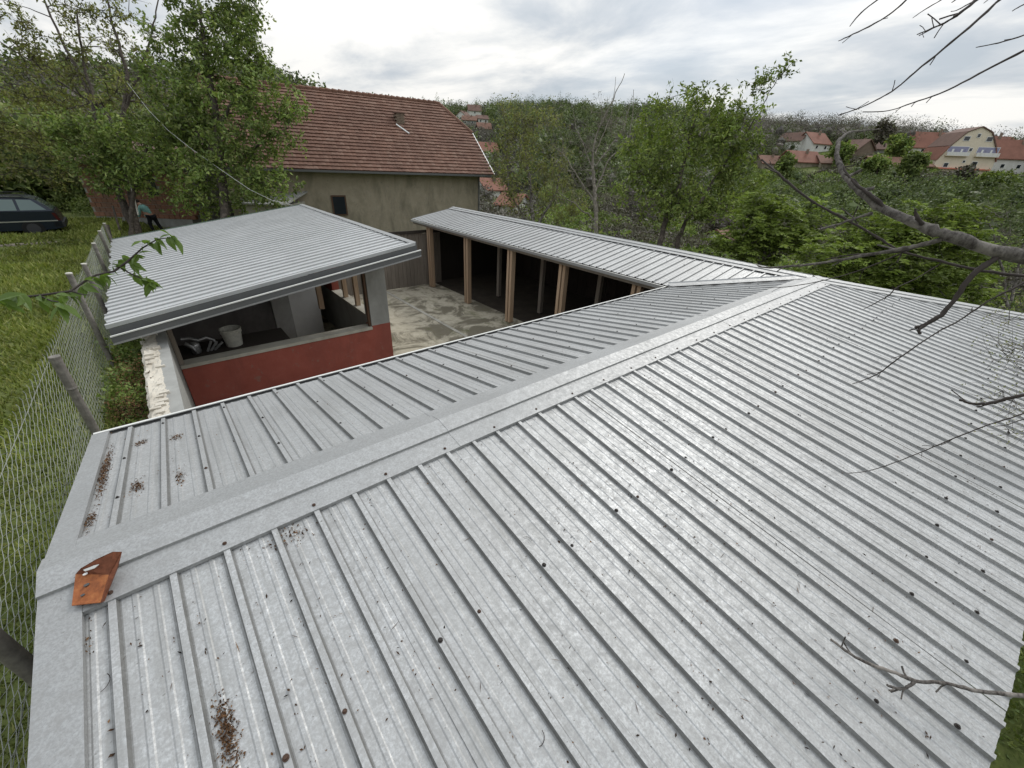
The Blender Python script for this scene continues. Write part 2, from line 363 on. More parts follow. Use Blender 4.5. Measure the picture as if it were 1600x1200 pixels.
i, j = np.meshgrid(np.arange(len(rr)-1), np.arange(na), indexing='ij'); j2 = (j+1) % na
g.add(np.stack([X, Y, Z], -1).reshape(-1, 3), np.stack([i*na+j, (i+1)*na+j, (i+1)*na+j2, i*na+j2], -1).reshape(-1, 4))
build('ground', g, M_GROUND, kind='structure', smooth=True)
def hit(px, py, r0=20, r1=700):
    d = ray(px, py); h = math.hypot(d[0], d[1]); rs = np.arange(r0, r1, 0.5)/h
    P = d[None]*rs[:, None]; zt = terrain(P[:, 0], P[:, 1]); k = np.argmax(P[:, 2] < zt)
    if not (P[:, 2] < zt).any(): k = np.argmin(P[:, 2]-zt)
    return P[k]

# ------------------------------------------------------------------ near shed: metal roofs
YR, ZR = 2.1669, -1.70      # ridge line of the near wing (runs along x)
XC = 9.3707                 # corner of the two ridges; far wing's ridge runs along y
SN, SS = 0.1801, 0.1604
WN, WS = 1.8307, 3.0        # horizontal half widths (court side, outer side)
XL, YF = -0.80, 14.709
PITCH_RIB = 0.210; X0 = -0.575
PROF = [(-0.0275, 0), (-0.0195, 0), (-0.0130, .021), (0.0130, .021), (0.0195, 0), (0.0245, 0), (0.056, 0), (0.062, .003), (0.076, .003), (0.082, 0), (0.128, 0), (0.134, .003), (0.148, .003), (0.154, 0)]
def profile(u0, u1, phase):
    us, hs = [], []
    k0 = int(math.floor((u0-phase)/PITCH_RIB))-1; k1 = int(math.ceil((u1-phase)/PITCH_RIB))+1
    pu = [phase+k*PITCH_RIB+a for k in range(k0, k1+1) for a, _ in PROF]; ph = [h for k in range(k0, k1+1) for _, h in PROF]
    us = [u0]+[u for u in pu if u0 < u < u1]+[u1]
    hs = [float(np.interp(u, pu, ph)) for u in us]
    return np.array(us), np.array(hs)
def rib_shade(us, phase):  # rib sides and feet: shade put into the face colour
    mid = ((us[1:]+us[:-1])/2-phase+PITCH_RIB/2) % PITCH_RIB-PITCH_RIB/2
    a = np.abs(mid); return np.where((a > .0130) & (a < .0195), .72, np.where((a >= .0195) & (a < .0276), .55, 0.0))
class Plane:
    def __init__(s, O, U, V, slope): s.O = np.array(O, float); s.U = np.array(U, float); s.V = np.array(V, float); s.s = slope; s.n = np.cross(s.U, s.V); s.n = np.array([0, 0, 1.0])+slope*s.V; s.n /= np.linalg.norm(s.n)
    def p(s, u, v, h=0.0): return s.O+s.U*u+s.V*v+np.array([0, 0, -s.s*v])+s.n*h
def sheet(pl, u0, u1, vtop, vbot, phase, mat, parent, lift=0.0, seg=7, rng=RNG, name='roof_sheet', label=None):
    us, hs = profile(u0, u1, phase); V = []
    k = len(us); wob = rng.normal(0, 0.0006, (seg+1, 4)); tilt = rng.normal(0, 0.0008)
    for q in range(seg+1):
        for a, (u, h) in enumerate(zip(us, hs)):
            t, b = vtop(u), vbot(u)
            if b < t: b = t
            v = t+(b-t)*q/seg
            ww = np.interp((u-u0)/(u1-u0), [0, .33, .66, 1], wob[q])
            V.append(pl.p(u, v, h+lift+ww+tilt*(u-u0)))
    n = len(V); i, j = np.meshgrid(np.arange(seg), np.arange(k-1), indexing='ij')
    Fq = np.stack([i*k+j, (i+1)*k+j, (i+1)*k+j+1, i*k+j+1], -1).reshape(-1, 4)
    shade_ = rib_shade(us, phase)*(0.14+0.72*math.exp(-max(0.0, abs(u0)-1.0)/2.2) if pl is P_S or pl is P_N else 0.55); m = MB(); m.add(np.array(V), Fq, np.tile(shade_, seg)); return build(name, m, mat, parent, label=label)  # painted rib shade is stronger near, weaker along the far sheets
shed = thing('metal_roofed_shed', 'long L-shaped open shed with grey ribbed metal roof beside the fence, nearest building', 'shed', (5.0, 2.2, -4.6))
P_S = Plane((0, YR, ZR), (1, 0, 0), (0, -1, 0), SS)
P_N = Plane((0, YR, ZR), (1, 0, 0), (0, 1, 0), SN)
P_W = Plane((XC, 0, ZR), (0, 1, 0), (-1, 0, 0), SN)
P_E = Plane((XC, 0, ZR), (0, 1, 0), (1, 0, 0), SS)
def strips(a, b, w0=1.05):
    e = [a]; x = a
    while b-x > w0*1.3: x += w0; e.append(x)
    e.append(b); return list(zip(e[:-1], e[1:]))
def fine_edge(pl, vtop, vbot, u0, u1, phase, mat, split=False):
    for q, (a, b) in enumerate(strips(u0, u1)):
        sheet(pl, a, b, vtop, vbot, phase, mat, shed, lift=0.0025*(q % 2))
XE = XC+WS
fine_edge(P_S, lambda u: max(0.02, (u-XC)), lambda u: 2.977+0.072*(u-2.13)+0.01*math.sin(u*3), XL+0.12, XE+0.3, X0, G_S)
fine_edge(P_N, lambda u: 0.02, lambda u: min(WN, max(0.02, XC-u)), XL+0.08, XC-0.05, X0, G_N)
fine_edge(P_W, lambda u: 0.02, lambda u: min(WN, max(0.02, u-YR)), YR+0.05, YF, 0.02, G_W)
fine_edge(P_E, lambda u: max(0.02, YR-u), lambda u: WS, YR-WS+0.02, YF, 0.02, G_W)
# flashings
def cap_line(P0, P1, dA, dB, nA, nB, mat, name, secA, secB, plen=2.05, up=0.0, closed_ends=True):
    P0 = np.array(P0, float); P1 = np.array(P1, float); L = np.linalg.norm(P1-P0); d = (P1-P0)/L
    k = max(1, round(L/plen))
    for q in range(k):
        a = P0+d*(L*q/k-(0.05 if q else 0)); b = P0+d*(L*(q+1)/k); lift = up+0.0022*(q % 2)
        sec = [(dA*w_+nA*(h+lift)) for w_, h in secA]+[np.array([0, 0, secA[-1][1]+lift+0.004])]+[(dB*w_+nB*(h+lift)) for w_, h in reversed(secB)]
        sec = np.array(sec); n = len(sec)
        th = np.array([0, 0, -0.002])
        V = np.vstack([sec+a, sec+b, sec+a+th, sec+b+th]); Fc = []
        for t in range(n-1): Fc += [(t, n+t, n+t+1, t+1), (2*n+t, 2*n+t+1, 3*n+t+1, 3*n+t)]
        for e0 in (0, n): Fc += [(e0+t, e0+t+1, e0+2*n+t+1, e0+2*n+t) for t in range(n-1)]
        Fc += [(0, 2*n, 3*n, n), (n-1, 2*n-1, 4*n-1, 3*n-1)]
        m = MB(); m.add(V, Fc); build(name, m, mat, shed)
def perp(L, nrm, down):
    d = np.cross(np.array(L, float), nrm); d /= np.linalg.norm(d)
    return d if np.dot(d, down) > 0 else -d
nS, nN, nW, nE = P_S.n, P_N.n, P_W.n, P_E.n
ZV = np.array([0, 0, ZR])
dS, dN = perp((1, 0, 0), nS, (0, -1, 0)), perp((1, 0, 0), nN, (0, 1, 0))
secS = [(0.285, 0.006), (0.284, 0.0265), (0.128, 0.0265), (0.126, 0.042)]
cap_line((XL, YR, ZR), (XC+0.12, YR, ZR), dS, dN, nS, nN, G_CAP, 'ridge_cap', secS, [(0.205, 0.0275), (0.10, 0.0275), (0.098, 0.041)])
dW, dE = perp((0, 1, 0), nW, (-1, 0, 0)), perp((0, 1, 0), nE, (1, 0, 0))
cap_line((XC, YR+0.05, ZR), (XC, YF+0.02, ZR), dW, dE, nW, nE, G_CAP, 'ridge_cap', [(0.24, 0.0265), (0.11, 0.0265), (0.108, 0.042)], [(0.24, 0.0265), (0.11, 0.0265), (0.108, 0.042)], up=0.003)
hp = np.array([1, -1, -SS]); hp1 = np.array([XC, YR, ZR])+hp*WS
cap_line((XC-0.03, YR+0.03, ZR+0.004), hp1, perp(hp, nS, (-1, -1, 0)), perp(hp, nE, (1, 1, 0)), nS, nE, G_CAP, 'hip_cap', [(0.27, 0.006), (0.268, 0.0265), (0.13, 0.0265), (0.128, 0.042)], [(0.20, 0.0265), (0.12, 0.042)], up=0.006)
# valley flashing with folded lips
vl0 = np.array([XC-0.12, YR+0.12, ZR-SN*0.12]); vl1 = np.array([XC-WN-0.03, YR+WN+0.03, ZR-SN*(WN+0.03)])
vd = (vl1-vl0)/np.linalg.norm(vl1-vl0); vs = np.array([1, 1, 0])/math.sqrt(2)
m = MB(); sec = [(-0.15, .040), (-.13, .050), (-.115, .034), (0, .028), (.115, .034), (.13, .050), (.15, .040)]
up_ = np.array([0, 0, 1.0]); V = [p+vs*a+up_*(h+abs(a)*0.10) for p in (vl0, vl1) for a, h in sec]
n = len(sec); m.add(V, [(t, t+1, n+t+1, n+t) for t in range(n-1)]); build('valley_flashing', m, G_CAP, shed)
# verge flashings at the fence end
for pl, w_, v1 in ((P_S, WS, 0.135), (P_N, WN, 0.10)):
    m = MB(); e = [(XL-0.002, -0.09), (XL, 0.029), (XL+v1, 0.029), (XL+v1, 0.004)]
    vv = (0.2 if pl is P_S else 0.12, w_+0.01); off = np.array([0, 0, -1.0])
    V = []
    for v in vv:
        for x_, h in e: V.append(pl.p(x_, v, h) if h > 0 else pl.p(x_, v, 0)+off*0.09)
    m.add(V, [(t, t+1, 4+t+1, 4+t) for t in range(3)]); build('verge_flashing', m, G_CAP, shed)
# eave gutter on the court side, running to the inner corner
ye = YR+WN; ze = ZR-SN*WN
def gutter(p0, p1, outd, parent, mat=None, wd=0.10, dp=0.085, name='gutter'):
    p0 = np.array(p0, float); p1 = np.array(p1, float); o = np.array(outd, float); z = np.array([0, 0, 1.0]); t = 0.006
    sec = [(0, 0), (0, -dp), (wd, -dp), (wd, 0), (wd-.016, 0), (wd-.016, -.006), (wd-t, -.006), (wd-t, -dp+t), (t, -dp+t), (t, 0)]
    m = MB(); m.prism([p0+o*a+z*b for a, b in sec], p1-p0); build(name, m, mat or G_DARK, parent)
    m = MB(); m.prism([p0+o*(wd-.020)+z*.002, p0+o*(wd+.003)+z*.002, p0+o*(wd+.003)+z*.010, p0+o*(wd-.020)+z*.010], p1-p0)
    build('gutter_lip', m, G_LIP, parent)
gutter((XL, ye+0.005, ze-0.0), (XC-WN-0.10, ye+0.005, ze-0.0), (0, 1, 0), shed, wd=0.07, dp=0.07)
# fascia under the far wing's court eave
xe = XC-WN
m = MB().box((xe+0.03, ye+0.1, ze-0.16), (xe+0.055, YF, ze-0.02)); build('fascia_board', m, M_BOARD, shed)
gutter((xe-0.0, ye+0.1, ze-0.02), (xe-0.0, YF, ze-0.02), (-1, 0, 0), shed, mat=G_CAP, wd=0.05, dp=0.06)
# posts of the far wing: pairs of boards
def board_post(x, y, zb, zt, mat, wd=0.10, th=0.06, gap=0.045, name='post'):
    for s_ in (-1, 1):
        m = MB().box((x-0.07, y+s_*(gap/2+th/2)-th/2, zb), (x+0.07, y+s_*(gap/2+th/2)+th/2, zt)); build(name, m, mat, shed)
FL = -4.35
def zw(x): return ZR-SN*abs(XC-x) if x < XC else ZR-SS*(x-XC)
for y in (4.85, 7.05, 9.12, 11.35, 13.75):
    board_post(7.72, y, FL, zw(7.72)-0.12, M_POST, th=0.085, gap=0.05)
for y in (4.6, 6.92, 9.2, 11.4): 
    m = MB().box((9.05, y-0.06, FL), (9.17, y+0.06, zw(9.1)-0.1)); build('post', m, M_POSTIN, shed)
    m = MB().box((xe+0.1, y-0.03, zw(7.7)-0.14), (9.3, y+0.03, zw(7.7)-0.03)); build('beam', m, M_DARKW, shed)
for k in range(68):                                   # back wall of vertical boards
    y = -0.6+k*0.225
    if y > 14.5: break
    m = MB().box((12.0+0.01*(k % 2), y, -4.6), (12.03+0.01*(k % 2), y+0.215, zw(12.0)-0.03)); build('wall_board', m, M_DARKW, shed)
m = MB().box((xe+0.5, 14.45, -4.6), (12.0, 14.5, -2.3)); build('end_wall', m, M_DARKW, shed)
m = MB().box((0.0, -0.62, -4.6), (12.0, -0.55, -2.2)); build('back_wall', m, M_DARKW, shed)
m = MB().box((XL+0.36, -0.5, -4.6), (XL+0.5, 3.9, -2.6)); build('side_wall', m, M_PLAST, shed)
# rafters seen under the eave edge
for k in range(9):
    y = 4.6+k*1.2
    m = MB().box((xe+0.06, y-0.03, ze-0.13), (xe+0.9, y+0.03, ze-0.02)); build('rafter', m, M_DARKW, shed)
# screws
sm_ = MB(); 
def disc(m, r, z0, z1, n=10):
    a = np.arange(n)*2*math.pi/n
    V = [(r*math.cos(t), r*math.sin(t), z) for z in (z0, z1) for t in a]
    m.add(V, [tuple(range(n, 2*n))]+[(i, (i+1) % n, n+(i+1) % n, n+i) for i in range(n)])
disc(sm_, 0.0095, 0, 0.0035); disc(sm_, 0.0052, 0.0035, 0.009, 6)
scr = bpy.data.meshes.new('screw'); _v = np.vstack(sm_.v); scr.from_pydata([tuple(v) for v in _v], [], [f for L in sm_.f for f in L]); scr.materials.append(M_SCREW); scr.update()
scr2 = scr.copy(); scr2.materials[0] = M_SCREWR
def screw(pl, u, v, h=0.0215, big=1.0, m=None):
    p = pl.p(u, v, h); o = link('screw', m or (scr if random.random() < .8 else scr2), shed, origin=p)
    o.rotation_euler = Vector(pl.n).to_track_quat('Z', 'Y').to_euler(); o.scale = (big,)*3
ribs = [X0+PITCH_RIB*k for k in range(0, 62)]
for k, x in enumerate(ribs):
    if x > XC+WS-0.3: break
    for v, every in ((YR-0.94, 1), (YR+0.42, 2), (2.85, 2)):
        if v > max(0.3, x-XC+0.3) and (k+int(v*7)) % every == 0 and not (v < 1.3 and (k % 6 in (1, 4))): screw(P_S, x+random.uniform(-.003, .003), v+random.uniform(-.012, .012), big=1.25 if k % 3 else 1.0)
    if k % 2 == 0 and x < XC: screw(P_S, x, 0.245, 0.0275, m=scr2)
    for v in (0.55, 1.15, 1.68):
        if v < XC-x-0.2 and (k+int(v*9)) % 2 == 0: screw(P_N, x, v+random.uniform(-.01, .01), big=0.95)
for k in range(60):
    y = 0.02+PITCH_RIB*(k+11)
    if y > YF-0.1: break
    for v in (0.7, 1.72):
        if v < y-YR-0.2 and k % 2 == 0: screw(P_W, y, v, big=1.0)

# leaf litter and grit on the roof
def flakes(name, P, size, mat, kind='stuff', parent=None, flat=0.35, rng=RNG, label=None, cat=None, asp=(0.25, 0.6)):
    n = len(P); a = rng.uniform(0, 2*math.pi, n); L = size*rng.uniform(0.5, 1.5, n); W = L*rng.uniform(*asp, n)
    d = np.stack([np.cos(a), np.sin(a), rng.normal(0, flat, n)], -1); d /= np.linalg.norm(d, axis=1)[:, None]
    r = np.stack([-np.sin(a), np.cos(a), rng.normal(0, flat, n)], -1)
    V = np.stack([P-d*L[:, None]/2, P+r*W[:, None]/2+[0, 0, .001], P+d*L[:, None]/2, P-r*W[:, None]/2+[0, 0, .001]], 1)
    m = MB(); m.add(V.reshape(-1, 3), np.arange(4*n).reshape(-1, 4), rng.uniform(0, 1, n))
    return build(name, m, mat, parent, kind=kind, label=label, cat=cat)
def roof_pts(pl, u, v, h=0.004):
    return pl.O+np.outer(u, pl.U)+np.outer(v, pl.V)+np.outer(v, [0, 0, -pl.s])+pl.n*np.asarray(h).reshape(-1, 1)
rg = np.random.default_rng(3)
def along_ribs(n, pl, umax, vmax, vmin=0.3):
    k = rg.integers(0, 48, n); side = rg.choice([0.040, 0.050, -0.038], n)
    u = X0+PITCH_RIB*k+side+np.abs(rg.normal(0, 0.018, n)); v = rg.uniform(vmin, vmax, n)
    cl = np.sin(k*12.9+v*2.3)+np.sin(k*3.7+v*5.1); ok = (cl > rg.uniform(-1.6, 1.9, n)) & (u < umax)
    return u[ok], v[ok]
u1_, v1_ = along_ribs(3000, P_S, 9.3, 2.9); u2_, v2_ = rg.uniform(-.6, 9, 900), rg.uniform(.3, 2.95, 900)
flakes('leaf_litter', roof_pts(P_S, np.r_[u1_, u2_], np.r_[v1_, v2_], 0.0045), 0.010, M_LITTER, label='brown crumbs of dry litter scattered over the near ribbed roof slope', cat='litter')
u1_, v1_ = along_ribs(2200, P_S, 9.3, 2.9)
flakes('leaf_litter', roof_pts(P_S, u1_, v1_, 0.006), 0.017, M_LITTERD, label='dark curled scraps and catkins caught against the ribs of the near slope', cat='litter', asp=(.1, .5), flat=.5)
u1_, v1_ = rg.uniform(-.6, 6, 160), rg.uniform(.3, 2.95, 160)
flakes('stalk_litter', roof_pts(P_S, u1_, v1_, 0.006), 0.05, M_LITTER, label='thin dry stalks scattered over the near slope', cat='litter', asp=(.03, .06), flat=.1)
u1_, v1_ = along_ribs(420, P_N, 8.0, 1.8); u2_, v2_ = rg.uniform(-.6, 7, 200), rg.uniform(.3, 1.75, 200)
flakes('leaf_litter', roof_pts(P_N, np.r_[u1_, u2_], np.r_[v1_, v2_], 0.0045), 0.011, M_LITTER, label='sparse brown crumbs of litter on the court-side roof slope', cat='litter')
def clump(pl, u, v, ru, rv, n, label, size=0.011):
    n = int(n*1.8)
    U_ = u+rg.normal(0, ru, n); V_ = v+rg.normal(0, rv, n); H = 0.004+np.abs(rg.normal(0, 0.006, n))*np.exp(-((U_-u)/ru)**2-((V_-v)/rv)**2)
    flakes('litter_clump', roof_pts(pl, U_, V_, H), size, M_LITTER, label=label, cat='litter', flat=0.6)
clump(P_N, -0.675, 1.05, 0.013, 0.20, 420, 'long heap of brown leaf litter along the verge beside the fence')
clump(P_N, -0.685, 0.40, 0.013, 0.06, 90, 'tan litter heap on the verge just above the ridge cap')
clump(P_N, -0.50, 1.42, 0.018, 0.03, 70, 'small tuft of litter near the gutter left of the second rib')
clump(P_N, -0.50, 0.64, 0.02, 0.05, 110, 'brown litter tuft between the first two ribs near the ridge')
clump(P_N, -0.29, 1.33, 0.02, 0.03, 60, 'small dark litter tuft near the gutter between second and third rib')
clump(P_N, -0.29, 0.58, 0.013, 0.06, 60, 'thin brown litter tuft beside the third rib')
clump(P_S, -0.30, 1.03, 0.016, 0.065, 330, 'big dark brown litter heap lying against a rib at the bottom of the photo', 0.010)
clump(P_S, -0.655, 0.42, 0.010, 0.04, 12, 'pale scraps beside the verge flashing below the rusty offcut')
clump(P_S, 0.10, 0.36, 0.05, 0.03, 70, 'loose brown scraps just below the ridge cap flashing', 0.012)
clump(P_S, 4.9, 2.35, 0.03, 0.25, 60, 'scattered reddish scraps in a pan toward the outer eave', 0.014)
# small loose twigs
for (x, v, a, L_, lb) in ((-0.6, 0.62, 1.2, 0.07, 'short curved stalk lying in the first pan below the ridge'), (1.15, 1.05, 2.2, 0.06, 'thin curled stalk on the mid slope'), (0.62, 1.75, 0.6, 0.06, 'thin curled stalk low on the near slope'), (4.3, 2.0, 0.4, 0.14, 'straight dry stalk high on the right pans')):
    m = MB(); p = P_S.p(x, v, 0.007); t = np.linspace(-.5, .5, 7)
    m.tube(np.array([p+np.array([math.cos(a+q)*q*L_, math.sin(a+q)*q*L_, 0.16*-0*q+0.002]) + np.array([0, math.sin(a+q)*q*L_*0, math.sin(a+q)*q*L_*SS]) for q in t]), 0.0014, 4)
    build('stalk', m, M_TWIG, label=lb, cat='stalk', group='dry stalks lying on the near roof')
# rusty offcut on the ridge cap
c0 = np.array([-0.59, 1.99, -1.675])
off = thing('rusty_offcut', 'bent rust-orange metal offcut with holes lying on the ridge cap by the fence', 'metal scrap', c0)
def S2(px, py, h=0.0): # on the south slope plane
    d = ray(px, py); t = (ZR-SS*YR+h)/(d[2]-SS*d[1]); return d*t
pts = {k: S2(*v) for k, v in dict(a=(112, 946, .05), b=(157, 941, .055), c=(170, 898, .085), d=(167, 888, .10), e=(190, 862, .12), f=(188, 858, .14), g=(120, 893, .07), h=(118, 897, .05), i=(170, 903, .05)).items()}
m = MB(); th = np.array([0, 0, -0.004])
def plate(m, q): m.prism(q, th)
plate(m, [pts['a'], pts['b'], pts['c'], pts['h']]); build('plate', m, M_RUST, off)
m = MB(); plate(m, [pts['h'], pts['c'], pts['e'], S2(176, 862, .15), S2(150, 874, .12), S2(126, 888, .09)]); build('curled_flap', m, M_RUSTD, off)
m = MB(); plate(m, [pts['b'], S2(163, 938, .03), S2(184, 886, .06), pts['e'], pts['c']]); build('side_flange', m, M_RUSTD, off)
for (px, py, r_, mt) in ((134, 898, .0085, M_FRAMEW), (130, 931, .0075, M_GLASSD), (136, 915, .010, M_GLASSD)):
    p = S2(px, py, .068 if py < 900 else .058); m = MB(); a = np.arange(10)*2*math.pi/10
    m.prism([p+np.array([r_*math.cos(t), r_*math.sin(t)*.8, 0.004]) for t in a], (0, 0, 0.002)); build('rivet', m, mt, off)
m = MB(); m.prism([S2(130, 891, .095), S2(147, 884, .115), S2(155, 882, .12), S2(148, 888, .108), S2(133, 893, .093)], (0, 0, .002)); build('pale_strip', m, M_FRAMEW, off)

# ------------------------------------------------------------------ court floor
m = MB().box((-0.42, -0.5, -4.75), (5.93, 14.6, FL)); build('court_floor', m, M_CONC, kind='structure')
m = MB().box((5.96, -0.5, -4.75), (8.1, 14.6, FL-0.02)); build('court_floor', m, M_CONC, kind='structure')
m = MB().box((5.88, -0.4, FL-.02), (5.98, 14.1, FL+.012)); build('joint_strip', m, M_SILL, kind='structure')
m = MB().box((8.1, -0.5, -4.75), (12.0, 14.6, FL-0.03)); build('earth_floor', m, M_EARTH, kind='structure')  # floor inside the wing; its dark tone stands for shade
# board fence across the far end of the court
bf = thing('board_fence', 'weathered vertical board fence closing the far end of the court', 'fence', (6.6, 14.15, FL))
x = 3.9; k = 0
while x < 8.3:
    wd = random.uniform(0.13, 0.17)
    m = MB().box((x, 14.15+random.uniform(-.008, .008), FL), (x+wd-0.008, 14.18, -2.42+random.uniform(-.05, .05))); build('plank', m, M_BOARD, bf); x += wd
m = MB().box((3.9, 14.10, -2.44), (8.3, 14.14, -2.34)); build('rail', m, M_DARKW, bf)
m = MB().box((3.9, 14.20, -3.9), (7.62, 14.24, -3.8)); build('rail', m, M_BOARD, bf)

# ------------------------------------------------------------------ garage with bright roof
gar = thing('garage', 'grey garage with red lower walls, open front and bright ribbed mono-pitch roof', 'garage', (1.5, 11, FL))
GX0, GX1, GY0, GY1, GZ0, GZ1 = -0.84, 3.84, 7.42, 14.75, -2.19, -1.47
gs = (GZ1-GZ0)/(GX1-GX0)
P_G = Plane((GX1, 0, GZ1), (0, 1, 0), (-1, 0, 0), gs)
for q, (a, b) in enumerate(strips(GY0, GY1, 1.05)):
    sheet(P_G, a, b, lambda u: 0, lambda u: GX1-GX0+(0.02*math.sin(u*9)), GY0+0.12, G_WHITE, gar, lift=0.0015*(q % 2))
def gz(x): return GZ0+(x-GX0)*gs
m = MB(); m.prism([(GX1-0.09, GY0, gz(GX1-.09)+.027), (GX1+.02, GY0, gz(GX1)+.03), (GX1+.02, GY0, gz(GX1)-.12), (GX1+.015, GY0, gz(GX1)-.12), (GX1+.015, GY0, gz(GX1)+.025), (GX1-0.09, GY0, gz(GX1-.09)+.022)], (0, GY1-GY0, 0)); build('verge_flashing', m, G_CAP, gar)
# sloping box gutter along the near verge
def slope_prism(sec, x0, x1):
    P = [(x0, y, gz(x0)+z) for y, z in sec]; n = len(sec)
    Q = [(x1, y, gz(x1)+z) for y, z in sec]
    m = MB(); m.add(P+Q, [tuple(range(n))[::-1], tuple(range(n, 2*n))]+[(i, (i+1) % n, n+(i+1) % n, n+i) for i in range(n)]); return m
y0 = GY0
build('flashing', slope_prism([(y0-.01, .024), (y0-.01, -.03), (y0, -.03), (y0, .020), (y0+.05, .022), (y0+.05, .026)], GX0, GX1), G_WHITE, gar)
build('gutter', slope_prism([(y0-.012, -.035), (y0-.012, -.212), (y0-.17, -.212), (y0-.17, -.105), (y0-.160, -.105), (y0-.160, -.20), (y0-.02, -.20), (y0-.02, -.035)], GX0+.02, GX1+.02), G_DARK, gar)
build('gutter_lip', slope_prism([(y0-.182, -.104), (y0-.150, -.104), (y0-.150, -.088), (y0-.182, -.088)], GX0+.02, GX1+.02), G_LIP, gar)
build('fascia_board', slope_prism([(y0+.02, -.05), (y0+.04, -.05), (y0+.04, -.22), (y0+.02, -.22)], GX0+.06, GX1), M_BOARD, gar)
build('gutter_trim', slope_prism([(y0-.176, -.19), (y0-.1705, -.19), (y0-.1705, -.215), (y0-.176, -.215)], GX0+.02, GX1+.02), G_CAP, gar)
build('edge_strip', slope_prism([(GY1, -.03), (GY1+.04, -.03), (GY1+.04, .03), (GY1, .03)], GX0, GX1), simple('green_edge', (0.08, 0.12, 0.09), .5, .2, .2), gar)
WY = 8.1; SILL = -3.27
m = MB().box((-.26, WY, FL), (3.04, WY+.2, SILL)); build('front_wall', m, M_RED, gar)
m = MB().box((-.26, WY-.03, SILL), (3.04, WY+.22, SILL+.06)); build('sill', m, M_SILL, gar)
m = MB().box((3.04, WY, FL), (3.45, WY+.3, -3.20)); build('column_base', m, M_RED, gar)
m = MB().box((3.042, WY+.002, -3.20), (3.448, WY+.298, gz(3.04)-.03)); build('column', m, M_PLAST, gar)
m = MB().box((2.99, WY+.02, SILL+.06), (3.035, WY+.10, gz(3.0)-.05)); build('post', m, M_FRAMEB, gar)
m = MB().box((-.262, WY+.01, SILL+.06), (-.20, WY+.2, gz(-.2)-.05)); build('post', m, M_POSTIN, gar)
m = MB().box((2.55, 9.95, SILL), (2.66, 10.05, gz(2.6)-.05)); build('post', m, M_POST, gar)
m = MB().box((3.27, WY+.3, FL), (3.45, 14.2, SILL)); build('side_wall', m, M_PLAST, gar)
m = MB().box((3.24, WY+.3, SILL), (3.48, 11.2, SILL+.05)); build('sill', m, M_SILL, gar)
m = MB().box((3.27, 11.2, SILL), (3.45, 14.2, gz(3.27)-.05)); build('side_wall', m, M_RED, gar)
for y in (9.6, 10.4): build('post', MB().box((3.30, y, SILL+.05), (3.40, y+.1, gz(3.3)-.05)), M_POST, gar)
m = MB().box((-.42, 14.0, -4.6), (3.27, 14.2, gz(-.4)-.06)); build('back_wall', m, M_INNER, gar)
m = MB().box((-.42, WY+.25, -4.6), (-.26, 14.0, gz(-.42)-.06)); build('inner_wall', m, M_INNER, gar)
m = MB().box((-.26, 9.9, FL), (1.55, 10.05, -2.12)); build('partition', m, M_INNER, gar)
m = MB().box((1.56, 9.86, FL), (1.92, 10.08, -1.95)); build('partition_pier', m, M_PLAST, gar)
m = MB().box((2.1, 11.3, FL), (2.9, 11.36, -2.3)); build('door', m, M_FRAMEW, gar)
for x in (-.1, 0.9, 1.9, 2.9): build('rafter', MB().box((x, 7.6, gz(x)-.14), (x+.06, 14.0, gz(x)-.03)), M_DARKW, gar)
m = MB().box((-.25, WY+.22, -3.27), (1.5, 9.1, -3.23)); build('workbench', m, M_DARKW, gar)
for x in (-.2, 1.4): build('bench_leg', MB().box((x, 8.9, FL), (x+.07, 8.97, -3.27)), M_BOARD, gar)
# bucket and scrap on the bench
def lathe(prof, c, n=24, ex=1.0):
    a = np.arange(n)*2*math.pi/n; V = [(c[0]+r*ex*math.cos(t), c[1]+r*math.sin(t), c[2]+z) for r, z in prof for t in a]
    m = MB(); k = len(prof)
    m.add(V, [(i*n+j, i*n+(j+1) % n, (i+1)*n+(j+1) % n, (i+1)*n+j) for i in range(k-1) for j in range(n)]); return m
bp = onY(369, 545, 8.62); bk = thing('bucket', 'dirty off-white plastic bucket on the bench behind the garage sill', 'bucket', (bp[0], 8.62, -3.44))
M_BUCK = simple('bucket_plastic', (0.42, 0.41, 0.36), .6, 0, .2, 20)
build('tub', lathe([(.0, .004), (.13, .004), (.165, .30), (.175, .31), (.175, .33), (.160, .33), (.125, .012), (0, .012)], (bp[0], 8.62, -3.23)), M_BUCK, bk)
build('rim', lathe([(.155, .255), (.172, .255), (.172, .272), (.157, .272)], (bp[0], 8.62, -3.23)), M_BUCK, bk)
sp = onY(312, 548, 8.6)
ss_ = thing('exhaust_scrap', 'tangle of grey bent pipes and brackets on the bench left of the bucket', 'scrap metal', (sp[0], 8.6, -3.44))
M_SCR = simple('scrap_alloy', (0.30, 0.30, 0.30), .4, .7, .3, 15); q = np.array([sp[0]+.05, 8.6, -3.23])
build('pipe', MB().tube([q+p for p in np.array([(-.24, .05, .27), (-.12, 0, .28), (-.02, -.02, .22), (.10, 0, .24), (.2, .02, .17), (.24, -.04, .03)])], .028, 10), M_SCR, ss_, smooth=True)
build('pipe', MB().tube([q+p for p in np.array([(-.22, -.05, .22), (-.12, -.08, .12), (-.08, -.1, .02)])], .035, 10), M_SCR, ss_, smooth=True)
build('canister', lathe([(0, 0), (.06, 0), (.075, .03), (.075, .15), (.05, .2), (.02, .21), (0, .21)], q+np.array([-.09, -.02, 0])), M_SCR, ss_, smooth=True)
for a in range(3): build('bracket', MB().box((-.02, -.01, 0), (.015, .012, .2), (np.array(Matrix.Rotation(.5+a*.2, 3, 'Y')), q+np.array([.06+.05*a, -.05, 0]))), M_SCR, ss_)
